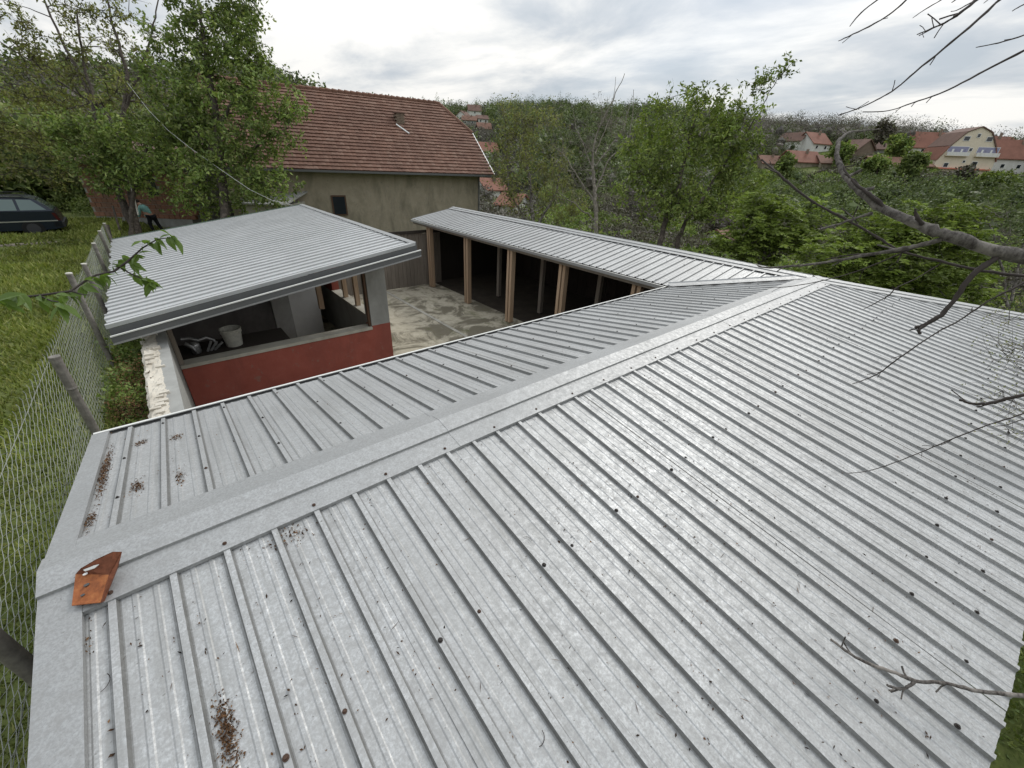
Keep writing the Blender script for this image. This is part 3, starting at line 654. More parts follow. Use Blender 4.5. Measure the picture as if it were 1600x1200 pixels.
# garden wall running from garage to the near shed
gw = thing('garden_wall', 'grey side wall with crumbling white plaster top between shed and garage', 'wall', (-.42, 6, -4.4))
m = MB().box((-.40, 3.6, -4.6), (-.27, WY+.1, -2.53)); build('wall_face', m, M_PLAST, gw)
ny, nx = 90, 7; V = []
for a in range(ny+1):
    y = 4.0+(8.2-4.0)*a/ny
    for b in range(nx+1):
        t = b/nx; xx = -.575+(.20)*t + (0.006*math.sin(a*.7)+0.007*random.uniform(-1, 1) if b in (0, nx) else 0)
        V.append((xx, y, -2.52+random.uniform(-.012, .014)+(0.0 if 0 < b < nx else -.03)))
for a in range(ny+1): V += [(-.575+random.uniform(-.02, .02), 4.0+(8.2-4.0)*a/ny, -3.3)]
n1_ = nx+1; Fc = [(a*n1_+b, a*n1_+b+1, (a+1)*n1_+b+1, (a+1)*n1_+b) for a in range(ny) for b in range(nx)]
base = (ny+1)*n1_; Fc += [(a*n1_, (a+1)*n1_, base+a+1, base+a) for a in range(ny)]
m = MB(); m.add(V, Fc); build('plaster_top', m, M_ROUGH, gw)
for a in range(26):
    y = random.uniform(4.1, 8.0); x0_ = -.56+random.uniform(0, .13); m = MB().box((x0_, y, -2.53), (x0_+random.uniform(.04, .1), y+random.uniform(.02, .05), -2.502+random.uniform(-.003, .008))); build('plaster_lump', m, M_ROUGH, gw)

# ------------------------------------------------------------------ chain-link fence
FX = -1.0
fen = thing('chain_link_fence', 'chain-link fence on grey pipe posts running along the left edge of the lawn', 'fence', (FX, 6, -3))
def lz(y): return float(terrain(np.array([FX-.3]), np.array([y]))[0])
posts = [(5.20, -1.745, .040), (7.9, -1.56, .034), (9.62, -1.77, .034), (12.3, -1.87, .034), (14.8, -1.97, .034), (17.3, -2.1, .034)]
for k, (y, zt, r_) in enumerate(posts):
    zb = lz(y)-.1; m = MB()
    if k == 0: m.tube([(FX, y, zb), (FX, y, zt-.32)], r_*.88, 14).tube([(FX, y, zt-.33), (FX, y, zt-.318), (FX, y, zt-.30), (FX, y, zt-.012), (FX, y, zt)], [r_*.9, r_*1.12, r_, r_, r_*1.04], 14)
    else: m.tube([(FX, y, zb), (FX, y, zt)], r_, 12)
    po = build('post', m, M_PIPE, fen, smooth=False)
    build('post_cap', MB().tube([(FX, y, zt+.001), (FX, y, zt+.014)], r_*1.06, 12), M_PIPECAP if k else M_PIPE, po)
pb = onX(50, 1048, FX+.03); ptp = pb+np.array([-.10, .06, 1.2])
build('post', MB().tube([pb+np.array([.03, -.02, -1.0]), pb, ptp], .036, 14), M_PIPE, fen, smooth=True)
def topz(y): return np.interp(y, [0, 3, 6, 9.6, 15, 18], [-1.58, -1.64, -1.76, -1.83, -2.02, -2.16])
m = MB(); dy, dz = 0.062, 0.030; H = 1.25
yy = np.arange(0.3, 17.3, dy)
for k, y in enumerate(yy):
    tz = float(topz(y)); far_ = y > 9; nz = int(H/dz)
    kk = np.arange(nz+1); zs_ = tz-kk*dz*(1.0)
    ys_ = y+np.where(((kk+k) % 2) == 0, -dy/2, dy/2)*1.03; xs_ = FX-.045+np.where((kk % 2) == 0, -1, 1)*.003+0.012*np.sin(y*1.3+kk*.1)
    P = np.stack([xs_, ys_, zs_], -1)
    r_ = .0016 if y < 6 else .0018
    m.tube(P, r_, 4 if y < 5 else 3, cap=False)
    if y < 9:    # twisted ends above the selvage
        m.tube([P[0]+[0, 0, 0], P[0]+[.004, dy*.35, .028], P[0]+[-.004, dy*.5, .05]], .0017, 3, cap=False)
build('wire_mesh', m, M_WIRE, fen, kind='stuff')
for zz in (0.03, 0.62):
    ysq = np.arange(0.3, 17.3, .25); build('line_wire', MB().tube(np.stack([np.full(len(ysq), FX-.04), ysq, topz(ysq)-zz], -1), .0022, 4), M_WIRE, fen)

# ------------------------------------------------------------------ leaves, crowns, trees
def leaf_quads(m, C, Dr, L, Wd, rng, tint, droop=0.0):
    n = len(C); Dr = Dr+rng.normal(0, .25, (n, 3)); Dr[:, 2] -= droop; Dr /= np.linalg.norm(Dr, axis=1)[:, None]+1e-9
    R_ = rng.normal(0, 1, (n, 3)); R_ -= (R_*Dr).sum(1)[:, None]*Dr; R_ /= np.linalg.norm(R_, axis=1)[:, None]+1e-9
    Lc = (L*rng.uniform(.7, 1.3, n))[:, None]; Wc = (Wd*rng.uniform(.7, 1.3, n))[:, None]; Nn = np.cross(Dr, R_)
    V = np.stack([C, C+Dr*Lc*.45+R_*Wc*.5+Nn*Wc*.12, C+Dr*Lc, C+Dr*Lc*.45-R_*Wc*.5+Nn*Wc*.12], 1)
    m.add(V.reshape(-1, 3), np.arange(4*n).reshape(-1, 4), tint)
def curve(a, b, rng, bend=.12, n=6, sag=0.0):
    a = np.asarray(a, float); b = np.asarray(b, float); t = np.linspace(0, 1, n)[:, None]; L = np.linalg.norm(b-a)
    o = rng.normal(0, bend*L, 3); return a+(b-a)*t+o*(t*(1-t))*1.6+rng.normal(0, bend*L*.12, (n, 3))*(t*(1-t))*4+np.array([0, 0, 1])*L*sag*(t*(1-t))
def tree(name, label, base, stems, blobs, D, leafmat, barkmat, n_per=1.0, leaf=(0.09, 0.045), seed=1, tw=0.012, cat='tree', group=None, leafy=26, droop=.25, frond=False, upright=0.0, twigs=6):
    """stems: list of polylines of (px,py,[radius m]); blobs: (px,py,rx,ry,density[,dz])"""
    rng = np.random.default_rng(seed); root = thing(name, label, cat, base, group)
    wood = MB(); nodes = []
    for st in stems:
        P = []; rad = []
        for (px, py, r_, *dd) in st: P.append(at(px, py, D+(dd[0] if dd else 0))); rad.append(r_)
        P = np.array(P)
        k = max(8, len(P)*5); t = np.linspace(0, len(P)-1, k); i0 = np.clip(t.astype(int), 0, len(P)-2); f = (t-i0)[:, None]
        Q = P[i0]*(1-f)+P[i0+1]*f; Q[1:-1] += rng.normal(0, .02, (k-2, 3)); rr_ = np.interp(t, range(len(P)), rad)
        wood.tube(Q, rr_, 8); nodes += [(q, r_) for q, r_ in zip(Q[2:], rr_[2:])]
    NP = np.array([q for q, _ in nodes]); NR = np.array([r_ for _, r_ in nodes])
    lm = MB(); s_ = D/F_PX
    order = []
    for bl in blobs:
        px, py, rx, ry, dens = bl[:5]; dd = bl[5] if len(bl) > 5 else 0
        c = at(px, py, D+dd); nn = max(2, int(rx*ry/70*dens*n_per))
        for _ in range(nn):
            u = rng.normal(0, 1, 3); u /= np.linalg.norm(u); u *= rng.uniform(.25, 1)**.5
            order.append(c+RT*u[0]*rx*s_+UP*u[1]*ry*s_+FW*u[2]*(rx+ry)/2*s_*.9)
    order = np.array(order); dmin = np.array([np.min(np.linalg.norm(NP-o, axis=1)) for o in order]); order = order[np.argsort(dmin)]
    AP = list(NP); AR = list(NR)
    cols, dirs, tnt = [], [], []
    for o in order:
        A = np.array(AP); dist = np.linalg.norm(A-o, axis=1)+np.clip(A[:, 2]-o[2], 0, None)*1.2; k = int(np.argmin(dist))
        r0 = min(AR[k]*.62, .05+0*tw); r0 = max(r0, tw*.7)
        c = curve(A[k], o, rng, .10, 6, .12); rr_ = np.linspace(r0, tw*.5, 6)
        wood.tube(c, rr_, 5 if r0 > .02 else 4, cap=False)
        AP += list(c[2:]); AR += list(rr_[2:])
        bt = rng.uniform(.15, 1.0)
        for _ in range(twigs):
            e = rng.normal(0, 1, 3)+np.array([0, 0, upright*2.5]); e /= np.linalg.norm(e); ln = rng.uniform(.5, 1.15)*(.55+upright*.5)*(D/16)**.5
            e = o+e*ln; tc_ = curve(o, e, rng, .12, 4); wood.tube(tc_, np.linspace(tw*.45, tw*.16, 4), 3, cap=False)
            if leafy <= 0: continue
            nl = rng.poisson(leafy/ twigs*1.0)+1
            f = rng.uniform(.1, 1.05, nl)[:, None]; q = o+(e-o)*f; dv_ = rng.normal(0, 1, (nl, 3))
            if frond:
                for a in range(max(1, nl//9)):
                    p0 = o+(e-o)*rng.uniform(.3, 1); dd_ = rng.normal(0, 1, 3); dd_[2] = abs(dd_[2])*.3; dd_ /= np.linalg.norm(dd_)
                    tt = np.linspace(.15, 1, 8); pr = p0+dd_*tt[:, None]*.34+np.array([0, 0, -1.0])*(tt[:, None]**2)*.10
                    sd = np.cross(dd_, [0, 0, 1.0]); sd /= np.linalg.norm(sd)+1e-9
                    for sg in (-1, 1):
                        cols.append(pr); dirs.append(np.tile(sd*sg+dd_*.4, (8, 1))); tnt.append(np.full(8, np.clip(bt+rng.normal(0, .1), 0, 1)))
            else:
                cols.append(q+rng.normal(0, .05, (nl, 3))); dirs.append(dv_); tnt.append(np.clip(bt+rng.normal(0, .12, nl), 0, 1))
    build('trunk', wood, barkmat, root, smooth=True)
    if cols:
        C = np.vstack(cols); leaf_quads(lm, C, np.vstack(dirs), leaf[0], leaf[1], rng, np.concatenate(tnt), droop)
        build('crown', lm, leafmat, root)
    return root
b1 = at(215, 368, 18)
tree('spreading_tree', 'tall open-crowned tree with forked leaning trunk beside the bending person', b1,
     [[(222, 385, .20), (212, 355, .19), (195, 325, .15), (182, 290, .12), (165, 230, .10), (140, 150, .08), (100, 70, .05), (60, -20, .03)],
      [(215, 375, .15), (208, 325, .13), (200, 280, .12), (190, 200, .10), (200, 120, .07), (180, 50, .05), (160, -30, .03)],
      [(190, 300, .08), (150, 240, .07), (150, 170, .06), (130, 100, .05), (120, 20, .03)],
      [(195, 230, .07), (165, 170, .05), (110, 140, .04), (40, 90, .025), (-10, 60, .02)],
      [(195, 170, .06), (220, 110, .05), (240, 40, .03), (250, -20, .02)]],
     [(100, 40, 120, 60, .22), (200, 40, 60, 60, .20), (30, 110, 60, 60, .32), (120, 120, 80, 50, .26), (60, 10, 80, 40, .2), (215, 160, 50, 40, .3), (10, 40, 50, 50, .2), (60, 180, 80, 45, .30), (215, 100, 45, 30, .16),
      (30, 240, 70, 50, .55), (110, 230, 60, 35, .5)],
     18, L_OLIVE, M_BARK, n_per=1.7, seed=11, leaf=(.15, .07), leafy=32, tw=.02)
tree('cherry_tree', 'low bright green tree with drooping leaves behind the garage roof, beside the tall tree', at(250, 352, 17),
     [[(205, 372, .09, 0), (206, 320, .08), (215, 270, .06), (230, 230, .04)], [(210, 300, .05), (180, 250, .03)], [(215, 280, .05), (290, 240, .03)]],
     [(150, 215, 70, 30, .8), (210, 225, 70, 40, 1.0), (150, 260, 60, 28, .8), (235, 270, 60, 25, .8), (280, 225, 50, 35, .8), (190, 295, 40, 18, .5), (105, 210, 30, 20, .6)],
     17, L_MID, M_BARK, n_per=1.4, seed=12, leaf=(.16, .075), leafy=56)
tree('tall_leafy_tree', 'dense tall green tree with upright trunk left of the tiled farmhouse roof', at(350, 340, 15.5),
     [[(352, 345, .17), (345, 260, .15), (338, 190, .13), (325, 110, .10), (315, 40, .06), (305, -30, .04)],
      [(340, 200, .08), (370, 150, .05), (400, 120, .03)], [(345, 250, .07), (300, 200, .05), (270, 180, .03)], [(350, 280, .06), (400, 230, .04), (450, 200, .02)]],
     [(265, 60, 35, 40, .35), (255, 130, 40, 40, .5), (265, 175, 40, 30, .6), (330, -10, 75, 50, 1.0), (350, 50, 60, 45, 1.0), (385, 75, 40, 30, .6), (365, 115, 65, 32, 1.0), (300, 80, 35, 40, .7), (345, 170, 70, 32, .9), (415, 160, 50, 30, .8), (455, 178, 30, 20, .6),
      (300, 215, 50, 30, .8), (370, 225, 75, 30, .9), (440, 215, 35, 22, .5), (345, 275, 75, 30, 1.0), (415, 285, 50, 22, .8), (320, 315, 60, 18, .9), (400, 305, 40, 14, .6), (300, 150, 30, 30, .3), (455, 140, 28, 16, .35)],
     15.5, L_MID, M_BARK, n_per=1.3, seed=13, leaf=(.16, .075), leafy=46)
tree('upright_willow', 'grey-green upright twiggy bush tree right of the farmhouse roof', at(820, 345, 24),
     [[(835, 372, .12), (830, 300, .09), (820, 230, .05), (815, 180, .03)], [(835, 360, .08), (870, 300, .05), (880, 220, .03)], [(832, 360, .08), (795, 300, .05), (790, 210, .03)]],
     [(805, 215, 40, 40, .8), (845, 215, 35, 35, .6), (800, 280, 35, 40, .8), (850, 280, 45, 40, .7), (870, 330, 45, 30, .7), (815, 335, 35, 25, .7), (800, 182, 14, 14, .6)],
     24, L_OLIVE, M_BARKG, n_per=1.2, seed=14, leaf=(.17, .06), leafy=55, upright=.8, droop=-.3, twigs=9)
tree('bare_poplar', 'nearly leafless pale-barked tree with thin upright twigs against the sky', at(930, 365, 19),
     [[(932, 378, .10), (931, 330, .09), (928, 290, .08), (925, 240, .05), (935, 200, .03), (960, 150, .02), (976, 115, .012)],
      [(931, 320, .05), (905, 280, .035), (880, 240, .02), (862, 225, .012)], [(930, 300, .05), (950, 250, .03), (985, 215, .02), (990, 140, .01)],
      [(931, 345, .04), (900, 320, .025), (870, 300, .015)], [(928, 270, .03), (900, 200, .015), (895, 165, .008)], [(930, 240, .03), (955, 180, .015), (962, 120, .008)], [(930, 260, .03), (975, 200, .015), (988, 150, .008)]],
     [(905, 250, 40, 35, .5), (945, 225, 40, 35, .5), (885, 295, 35, 28, .5), (950, 290, 30, 30, .4), (925, 190, 35, 20, .3)],
     19, L_GREY, M_BARKP, seed=15, leaf=(.10, .03), leafy=10, upright=.6, twigs=9, tw=.014)
tree('walnut_tree', 'full green leafy tree on two thin stems behind the middle of the far roof', at(1030, 385, 15),
     [[(1028, 395, .10), (1040, 345, .09), (1060, 290, .07), (1075, 230, .05), (1085, 180, .03)], [(1055, 395, .08), (1068, 350, .07), (1110, 290, .05), (1150, 230, .03), (1190, 170, .02), (1210, 130, .012), (1238, 98, .006)],
      [(1050, 320, .04), (1010, 280, .03), (990, 250, .02)]],
     [(1080, 195, 80, 38, 1.1), (1020, 235, 50, 28, .9), (1125, 240, 60, 40, 1.0), (1065, 270, 85, 32, 1.0), (1155, 285, 50, 28, .9), (1010, 310, 55, 22, .8), (1090, 325, 70, 26, .9), (1060, 345, 50, 20, .6), (1075, 158, 35, 12, .6), (1150, 195, 40, 25, .8),
      (1185, 175, 18, 16, .7), (1175, 140, 18, 14, .6), (1200, 118, 18, 14, .5), (1222, 108, 14, 9, .4), (1120, 160, 30, 12, .4)],
     15, L_BRIGHT, M_BARK, seed=16, leaf=(.15, .065), leafy=52)
tree('sumac_sapling', 'yellow-green feathery sapling behind the roof between walnut and hooked branch', at(1190, 395, 13),
     [[(1190, 415, .05), (1200, 360, .04), (1215, 310, .02)], [(1190, 415, .05), (1160, 350, .03)], [(1190, 410, .04), (1250, 350, .02)]],
     [(1190, 330, 45, 22, .9), (1215, 365, 60, 25, 1.0), (1155, 370, 40, 25, .9), (1265, 345, 25, 25, .6), (1215, 395, 60, 14, .7)],
     13, L_SUMAC, M_BARKG, n_per=1.7, seed=17, leaf=(.14, .05), leafy=110, frond=True, twigs=5)
tree('sumac_sapling', 'yellow-green feathery sapling below the hooked branch, behind the hip of the roof', at(1400, 430, 11.5),
     [[(1400, 455, .05), (1405, 400, .04), (1420, 350, .02)], [(1400, 455, .05), (1360, 390, .03)], [(1400, 450, .04), (1470, 390, .02)]],
     [(1420, 345, 50, 18, .9), (1370, 370, 55, 25, 1.0), (1440, 385, 65, 28, 1.0), (1320, 405, 60, 22, 1.0), (1400, 425, 90, 24, 1.0), (1490, 350, 40, 22, .7), (1520, 400, 35, 30, .5), (1300, 435, 50, 14, .9), (1490, 455, 60, 18, .7)],
     11.5, L_SUMAC, M_BARKG, n_per=1.7, seed=18, leaf=(.13, .046), leafy=110, frond=True, twigs=5)
tree('grey_thicket', 'bare grey twiggy bush at the right edge behind the metal roof', at(1570, 440, 12),
     [[(1575, 480, .04), (1560, 400, .03), (1540, 330, .015)], [(1580, 470, .04), (1600, 380, .02)], [(1570, 470, .03), (1520, 390, .012)]],
     [(1560, 350, 50, 40, .5), (1590, 420, 40, 40, .7), (1530, 400, 40, 35, .4), (1570, 470, 50, 20, .7)],
     12, L_GREY, M_BARKG, seed=19, leaf=(.07, .02), leafy=10, twigs=12, tw=.012, cat='bush')
tree('twiggy_bush', 'fine pale twiggy bush reaching over the right side of the near roof', at(1640, 640, 3.6),
     [[(1690, 700, .02), (1640, 620, .012), (1600, 560, .006)], [(1690, 690, .015), (1620, 520, .006)], [(1680, 690, .01), (1610, 640, .005)]],
     [(1588, 590, 28, 60, .7), (1565, 540, 20, 26, .3), (1592, 480, 22, 22, .6), (1600, 660, 25, 30, .4)],
     3.6, L_OLIVE, M_BARKG, seed=20, leaf=(.020, .010), leafy=22, twigs=6, tw=.0045, cat='bush')

# bare branches reaching in from the right, one tree with its trunk beyond the frame
bt = thing('bare_tree', 'bare grey tree whose lichened hooked limb and thin twigs reach in from the right', 'tree', (3.5, -1.9, -4.35))
build('trunk', MB().tube([(3.5, -1.9, -4.5), (3.45, -1.85, -2), (3.35, -1.7, -.8), (3.2, -1.5, .3), (3.0, -1.4, 1.6)], [.17, .14, .12, .09, .05], 14), M_BARKG, bt, smooth=True)
rgb = np.random.default_rng(5)
def branch(pts, hook=None, mat=None, knob=0.0, spurs=0, name='branch'):
    P = [at(px, py, D) for px, py, D, r_ in pts]; R_ = [r_ for *_, r_ in pts]
    H_ = None
    if hook is not None:
        out_ = P[0]-P[1]; out_ /= np.linalg.norm(out_); h_ = np.array(hook, float); L_ = np.linalg.norm(h_-P[0]); tt = np.linspace(0, 1, 14)[:, None]
        c1, c2 = P[0]+out_*L_*.45, h_+(P[0]-h_)*.15
        H_ = (1-tt)**3*P[0]+3*(1-tt)**2*tt*c1+3*(1-tt)*tt**2*c2+tt**3*h_
    P = np.array(P); k = (len(P)-1)*5+1; t = np.linspace(0, len(P)-1, k)
    # Catmull-Rom through the measured points
    Q = []
    for tt in t:
        i_ = min(int(tt), len(P)-2); f = tt-i_; p0, p1, p2, p3 = P[max(i_-1, 0)], P[i_], P[i_+1], P[min(i_+2, len(P)-1)]
        Q.append(.5*((2*p1)+(-p0+p2)*f+(2*p0-5*p1+4*p2-p3)*f*f+(-p0+3*p1-3*p2+p3)*f**3))
    Q = np.array(Q); rr_ = np.interp(t, range(len(P)), R_)*(1+rgb.normal(0, .10, k))
    Q += rgb.normal(0, 1, Q.shape)*rr_[:, None]*.18
    m = MB().tube(Q, rr_, 10 if max(R_) > .006 else 6)
    if H_ is not None: m.tube(H_, np.linspace(rr_[0], rr_[0]*2.2, 14), 8)
    for _ in range(spurs):
        a = rgb.integers(k//4, k-2); d = Q[min(a+2, k-1)]-Q[a]; d /= np.linalg.norm(d)+1e-9
        e = d*.6+rgb.normal(0, .55, 3); e /= np.linalg.norm(e); L_ = rgb.uniform(.02, .06)*(1 if max(R_) < .006 else 1.4)
        m.tube([Q[a], Q[a]+e*L_*.5+rgb.normal(0, .002, 3), Q[a]+e*L_], [rr_[a]*.6, rr_[a]*.5, rr_[a]*.55], 5)
    return build(name, m, mat or M_BARKG, bt, smooth=True)
TR = (3.3, -1.6, 0.0)
branch([(1660, 415, 1.5, .028), (1560, 392, 1.55, .0235), (1480, 368, 1.6, .020), (1440, 352, 1.65, .020), (1380, 325, 1.75, .0165), (1345, 300, 1.8, .0145), (1318, 270, 1.85, .0125), (1308, 245, 1.9, .011), (1310, 222, 1.95, .009), (1325, 208, 2.0, .0065), (1350, 204, 2.05, .004), (1375, 202, 2.1, .0025)], (3.3, -1.6, -.35), spurs=4)
branch([(1385, 328, 1.74, .008), (1362, 306, 1.76, .0075), (1340, 290, 1.8, .006), (1322, 270, 1.84, .005), (1312, 250, 1.88, .005)], mat=M_TWIG, spurs=4)
branch([(1480, 372, 1.6, .010), (1440, 383, 1.65, .0085), (1400, 390, 1.7, .0075), (1320, 405, 1.85, .0065), (1250, 415, 2.0, .0055), (1195, 418, 2.1, .004), (1181, 412, 2.15, .003)], spurs=3)
branch([(1440, 384, 1.68, .005), (1400, 394, 1.75, .0045), (1340, 397, 1.85, .004), (1290, 405, 1.95, .003)], mat=M_TWIG, spurs=1)
branch([(1660, 440, 1.7, .007), (1600, 432, 1.75, .0065), (1520, 420, 1.8, .006), (1470, 408, 1.85, .0055), (1410, 393, 1.9, .005), (1370, 370, 1.95, .005), (1320, 342, 2.0, .0055), (1270, 315, 2.05, .0055), (1230, 284, 2.1, .0055), (1215, 270, 2.12, .005), (1190, 250, 2.2, .004)], (3.2, -1.5, -.4), mat=M_TWIG, spurs=4)
branch([(1362, 333, 1.76, .007), (1340, 340, 1.78, .005), (1310, 350, 1.8, .0045), (1282, 358, 1.82, .0045)], spurs=1)
branch([(1441, 352, 1.64, .009), (1433, 338, 1.63, .007), (1430, 326, 1.62, .003)], mat=M_TWIG)
branch([(1565, 398, 1.55, .012), (1520, 430, 1.58, .0095), (1490, 470, 1.62, .008), (1470, 492, 1.64, .009), (1445, 508, 1.66, .0065), (1431, 512, 1.68, .0075)], spurs=1, mat=M_TWIG)
branch([(1445, 508, 1.66, .006), (1436, 516, 1.66, .006), (1437, 521, 1.66, .006)], mat=M_TWIG)
branch([(1640, 415, 1.9, .005), (1600, 442, 1.9, .0048), (1545, 470, 1.95, .004), (1500, 500, 2.0, .0037), (1460, 522, 2.0, .0035), (1400, 563, 2.05, .003), (1370, 585, 2.1, .0026), (1332, 600, 2.1, .002)], (3.2, -1.5, -.5), mat=M_TWIG, spurs=6)
branch([(1470, 412, 1.86, .003), (1430, 436, 1.9, .0026), (1400, 450, 1.9, .0024), (1388, 462, 1.9, .0024), (1350, 483, 1.95, .0015)], mat=M_TWIG, spurs=2)
branch([(1408, 396, 1.86, .0032), (1350, 420, 1.95, .0028), (1300, 435, 2.0, .0024), (1240, 447, 2.1, .002), (1200, 450, 2.15, .0015)], mat=M_TWIG, spurs=3)
branch([(1660, 608, 1.7, .008), (1600, 617, 1.75, .007), (1560, 627, 1.8, .0075), (1535, 631, 1.82, .0065), (1515, 630, 1.84, .0045), (1499, 624, 1.85, .005)], (3.4, -1.7, -1.1), mat=M_TWIG, spurs=2)
branch([(1650, 625, 1.9, .0038), (1600, 646, 1.9, .0034), (1550, 662, 1.92, .003), (1500, 681, 1.95, .0028), (1450, 702, 2.0, .0025), (1400, 722, 2.0, .0022), (1360, 735, 2.05, .0018), (1325, 740, 2.05, .0014)], (3.4, -1.7, -1.15), mat=M_TWIG, spurs=7)
branch([(1650, 640, 1.9, .003), (1600, 655, 1.9, .0025), (1572, 664, 1.9, .002), (1552, 666, 1.9, .0014)], (3.4, -1.7, -1.15), mat=M_TWIG)
branch([(1660, 1094, 1.75, .011), (1600, 1087, 1.8, .0095), (1530, 1080, 1.82, .0075), (1480, 1068, 1.84, .007), (1432, 1064, 1.86, .0075), (1400, 1052, 1.88, .008), (1350, 1034, 1.9, .0075), (1320, 1016, 1.92, .0065), (1298, 999, 1.94, .005)], (3.5, -1.85, -2.0), spurs=4)
branch([(1430, 1064, 1.86, .007), (1420, 1072, 1.86, .0065), (1405, 1076, 1.87, .006), (1386, 1071, 1.88, .005)], spurs=3)
for pts, sp_ in (([(1375, -3, 2.1, .0035), (1345, 20, 2.1, .003), (1328, 41, 2.1, .0022)], 1), ([(1419, -3, 2.1, .004), (1385, 26, 2.1, .0035), (1340, 50, 2.1, .003), (1310, 64, 2.1, .002)], 3),
               ([(1474, -2, 2.2, .003), (1445, 15, 2.2, .0024), (1426, 28, 2.2, .0015)], 0), ([(1535, -8, 1.9, .007), (1500, 20, 1.9, .0055), (1475, 36, 1.95, .004), (1450, 47, 1.95, .003), (1433, 54, 1.95, .0025)], 9),
               ([(1510, 8, 1.9, .003), (1495, 16, 1.9, .002), (1486, 18, 1.9, .0015)], 0),
               ([(1564, -3, 2.0, .0055), (1500, 55, 2.0, .0055), (1440, 104, 2.05, .0045), (1400, 138, 2.1, .0035), (1370, 156, 2.1, .003), (1345, 168, 2.1, .0028), (1310, 180, 2.1, .003)], 5),
               ([(1660, 45, 1.9, .006), (1600, 79, 1.95, .0055), (1540, 110, 2.0, .005), (1480, 141, 2.0, .004), (1425, 161, 2.05, .0032), (1388, 173, 2.1, .0025), (1348, 175, 2.1, .0022)], 3),
               ([(1650, 40, 2.0, .004), (1600, 55, 2.0, .0035), (1560, 67, 2.0, .0028), (1525, 74, 2.0, .0018)], 2), ([(1640, -10, 2.0, .003), (1600, 7, 2.0, .0028), (1582, 17, 2.0, .002)], 0), ([(1550, -5, 2.0, .0025), (1537, 5, 2.0, .0015)], 0), ([(1500, -5, 2.0, .003), (1487, 4, 2.0, .002)], 0)):
    branch(pts, (3.0, -1.4, 1.7), mat=M_TWIG, spurs=sp_)

# leafy twig from the left
ch = thing('cherry_branch', 'thin branch with fresh toothed green leaves reaching in over the fence from the left', 'branch', at(0, 470, 1.6))
def tw(pts, name='twig', m0=None):
    P = np.array([at(px, py, D) for px, py, D, _ in pts]); return build(name, (m0 or MB()).tube(P, [p[3] for p in pts], 7), M_TWIG, ch, smooth=True)
tw([(-80, 480, 1.5, .006), (-20, 470, 1.5, .005), (60, 462, 1.5, .0045), (110, 455, 1.55, .004), (132, 440, 1.6, .004), (150, 430, 1.62, .004), (178, 424, 1.65, .0045), (200, 408, 1.68, .004), (222, 388, 1.7, .003), (245, 374, 1.7, .002), (268, 371, 1.7, .0015)])
tw([(186, 417, 1.66, .003), (205, 428, 1.68, .0028), (222, 436, 1.7, .002), (238, 444, 1.7, .0015)])
tw([(112, 455, 1.55, .003), (128, 460, 1.55, .002), (140, 461, 1.55, .0015)])
tw([(62, 462, 1.5, .003), (80, 470, 1.48, .0025), (95, 472, 1.45, .002)])
lf = MB(); nseg = 6; V = []
for k in range(nseg+1):
    t = k/nseg; wd_ = math.sin(math.pi*min(1, t**.8))*.22*(1-.25*t)+(.0 if k in (0, nseg) else .012*(k % 2))
    zc = -.22*t*t
    V += [(t, -wd_, zc+wd_*.35), (t, 0, zc), (t, wd_, zc+wd_*.35)]
lf.add(V, [(3*k, 3*k+1, 3*k+4, 3*k+3) for k in range(nseg)]+[(3*k+1, 3*k+2, 3*k+5, 3*k+4) for k in range(nseg)])
lfm = bpy.data.meshes.new('leaf'); lfm.from_pydata(V, [], [f for L in lf.f for f in L]); lfm.materials.append(L_CHERRY); lfm.update()
_a = lfm.attributes.new('tint', 'FLOAT', 'FACE'); _a.data.foreach_set('value', np.full(len(lfm.polygons), .95, np.float32))
rl = np.random.default_rng(8)
for (px, py, D, n, s0) in ((228, 380, 1.7, 4, 1), (245, 374, 1.7, 5, 1), (266, 371, 1.7, 6, 1.1), (192, 403, 1.68, 4, .9), (206, 412, 1.68, 3, .8), (212, 398, 1.69, 4, .8), (205, 428, 1.7, 4, 1), (222, 436, 1.7, 5, 1.1), (236, 443, 1.7, 4, 1), (176, 414, 1.66, 4, .9), (160, 430, 1.62, 4, .9),
                          (145, 432, 1.6, 4, 1), (130, 445, 1.58, 3, 1), (105, 460, 1.55, 4, 1), (85, 462, 1.5, 3, 1), (60, 462, 1.5, 4, 1.2), (25, 462, 1.45, 4, 1.3), (-5, 470, 1.4, 3, 1.3), (95, 475, 1.45, 4, 1.1)):
    for _ in range(n+1):
        p = at(px+rl.normal(0, 3), py+rl.normal(0, 2), D); o = link('leaf', lfm, ch, origin=p)
        d = RT*rl.normal(.55, .6)+UP*rl.normal(-.5, .45)+FW*rl.normal(0, .5); q = Vector(d).to_track_quat('X', 'Z')
        o.rotation_mode = 'QUATERNION'; o.rotation_quaternion = q @ Matrix.Rotation(rl.normal(0, .7), 3, 'X').to_quaternion()
        s = rl.uniform(.038, .070)*s0; o.scale = (s, s, s)

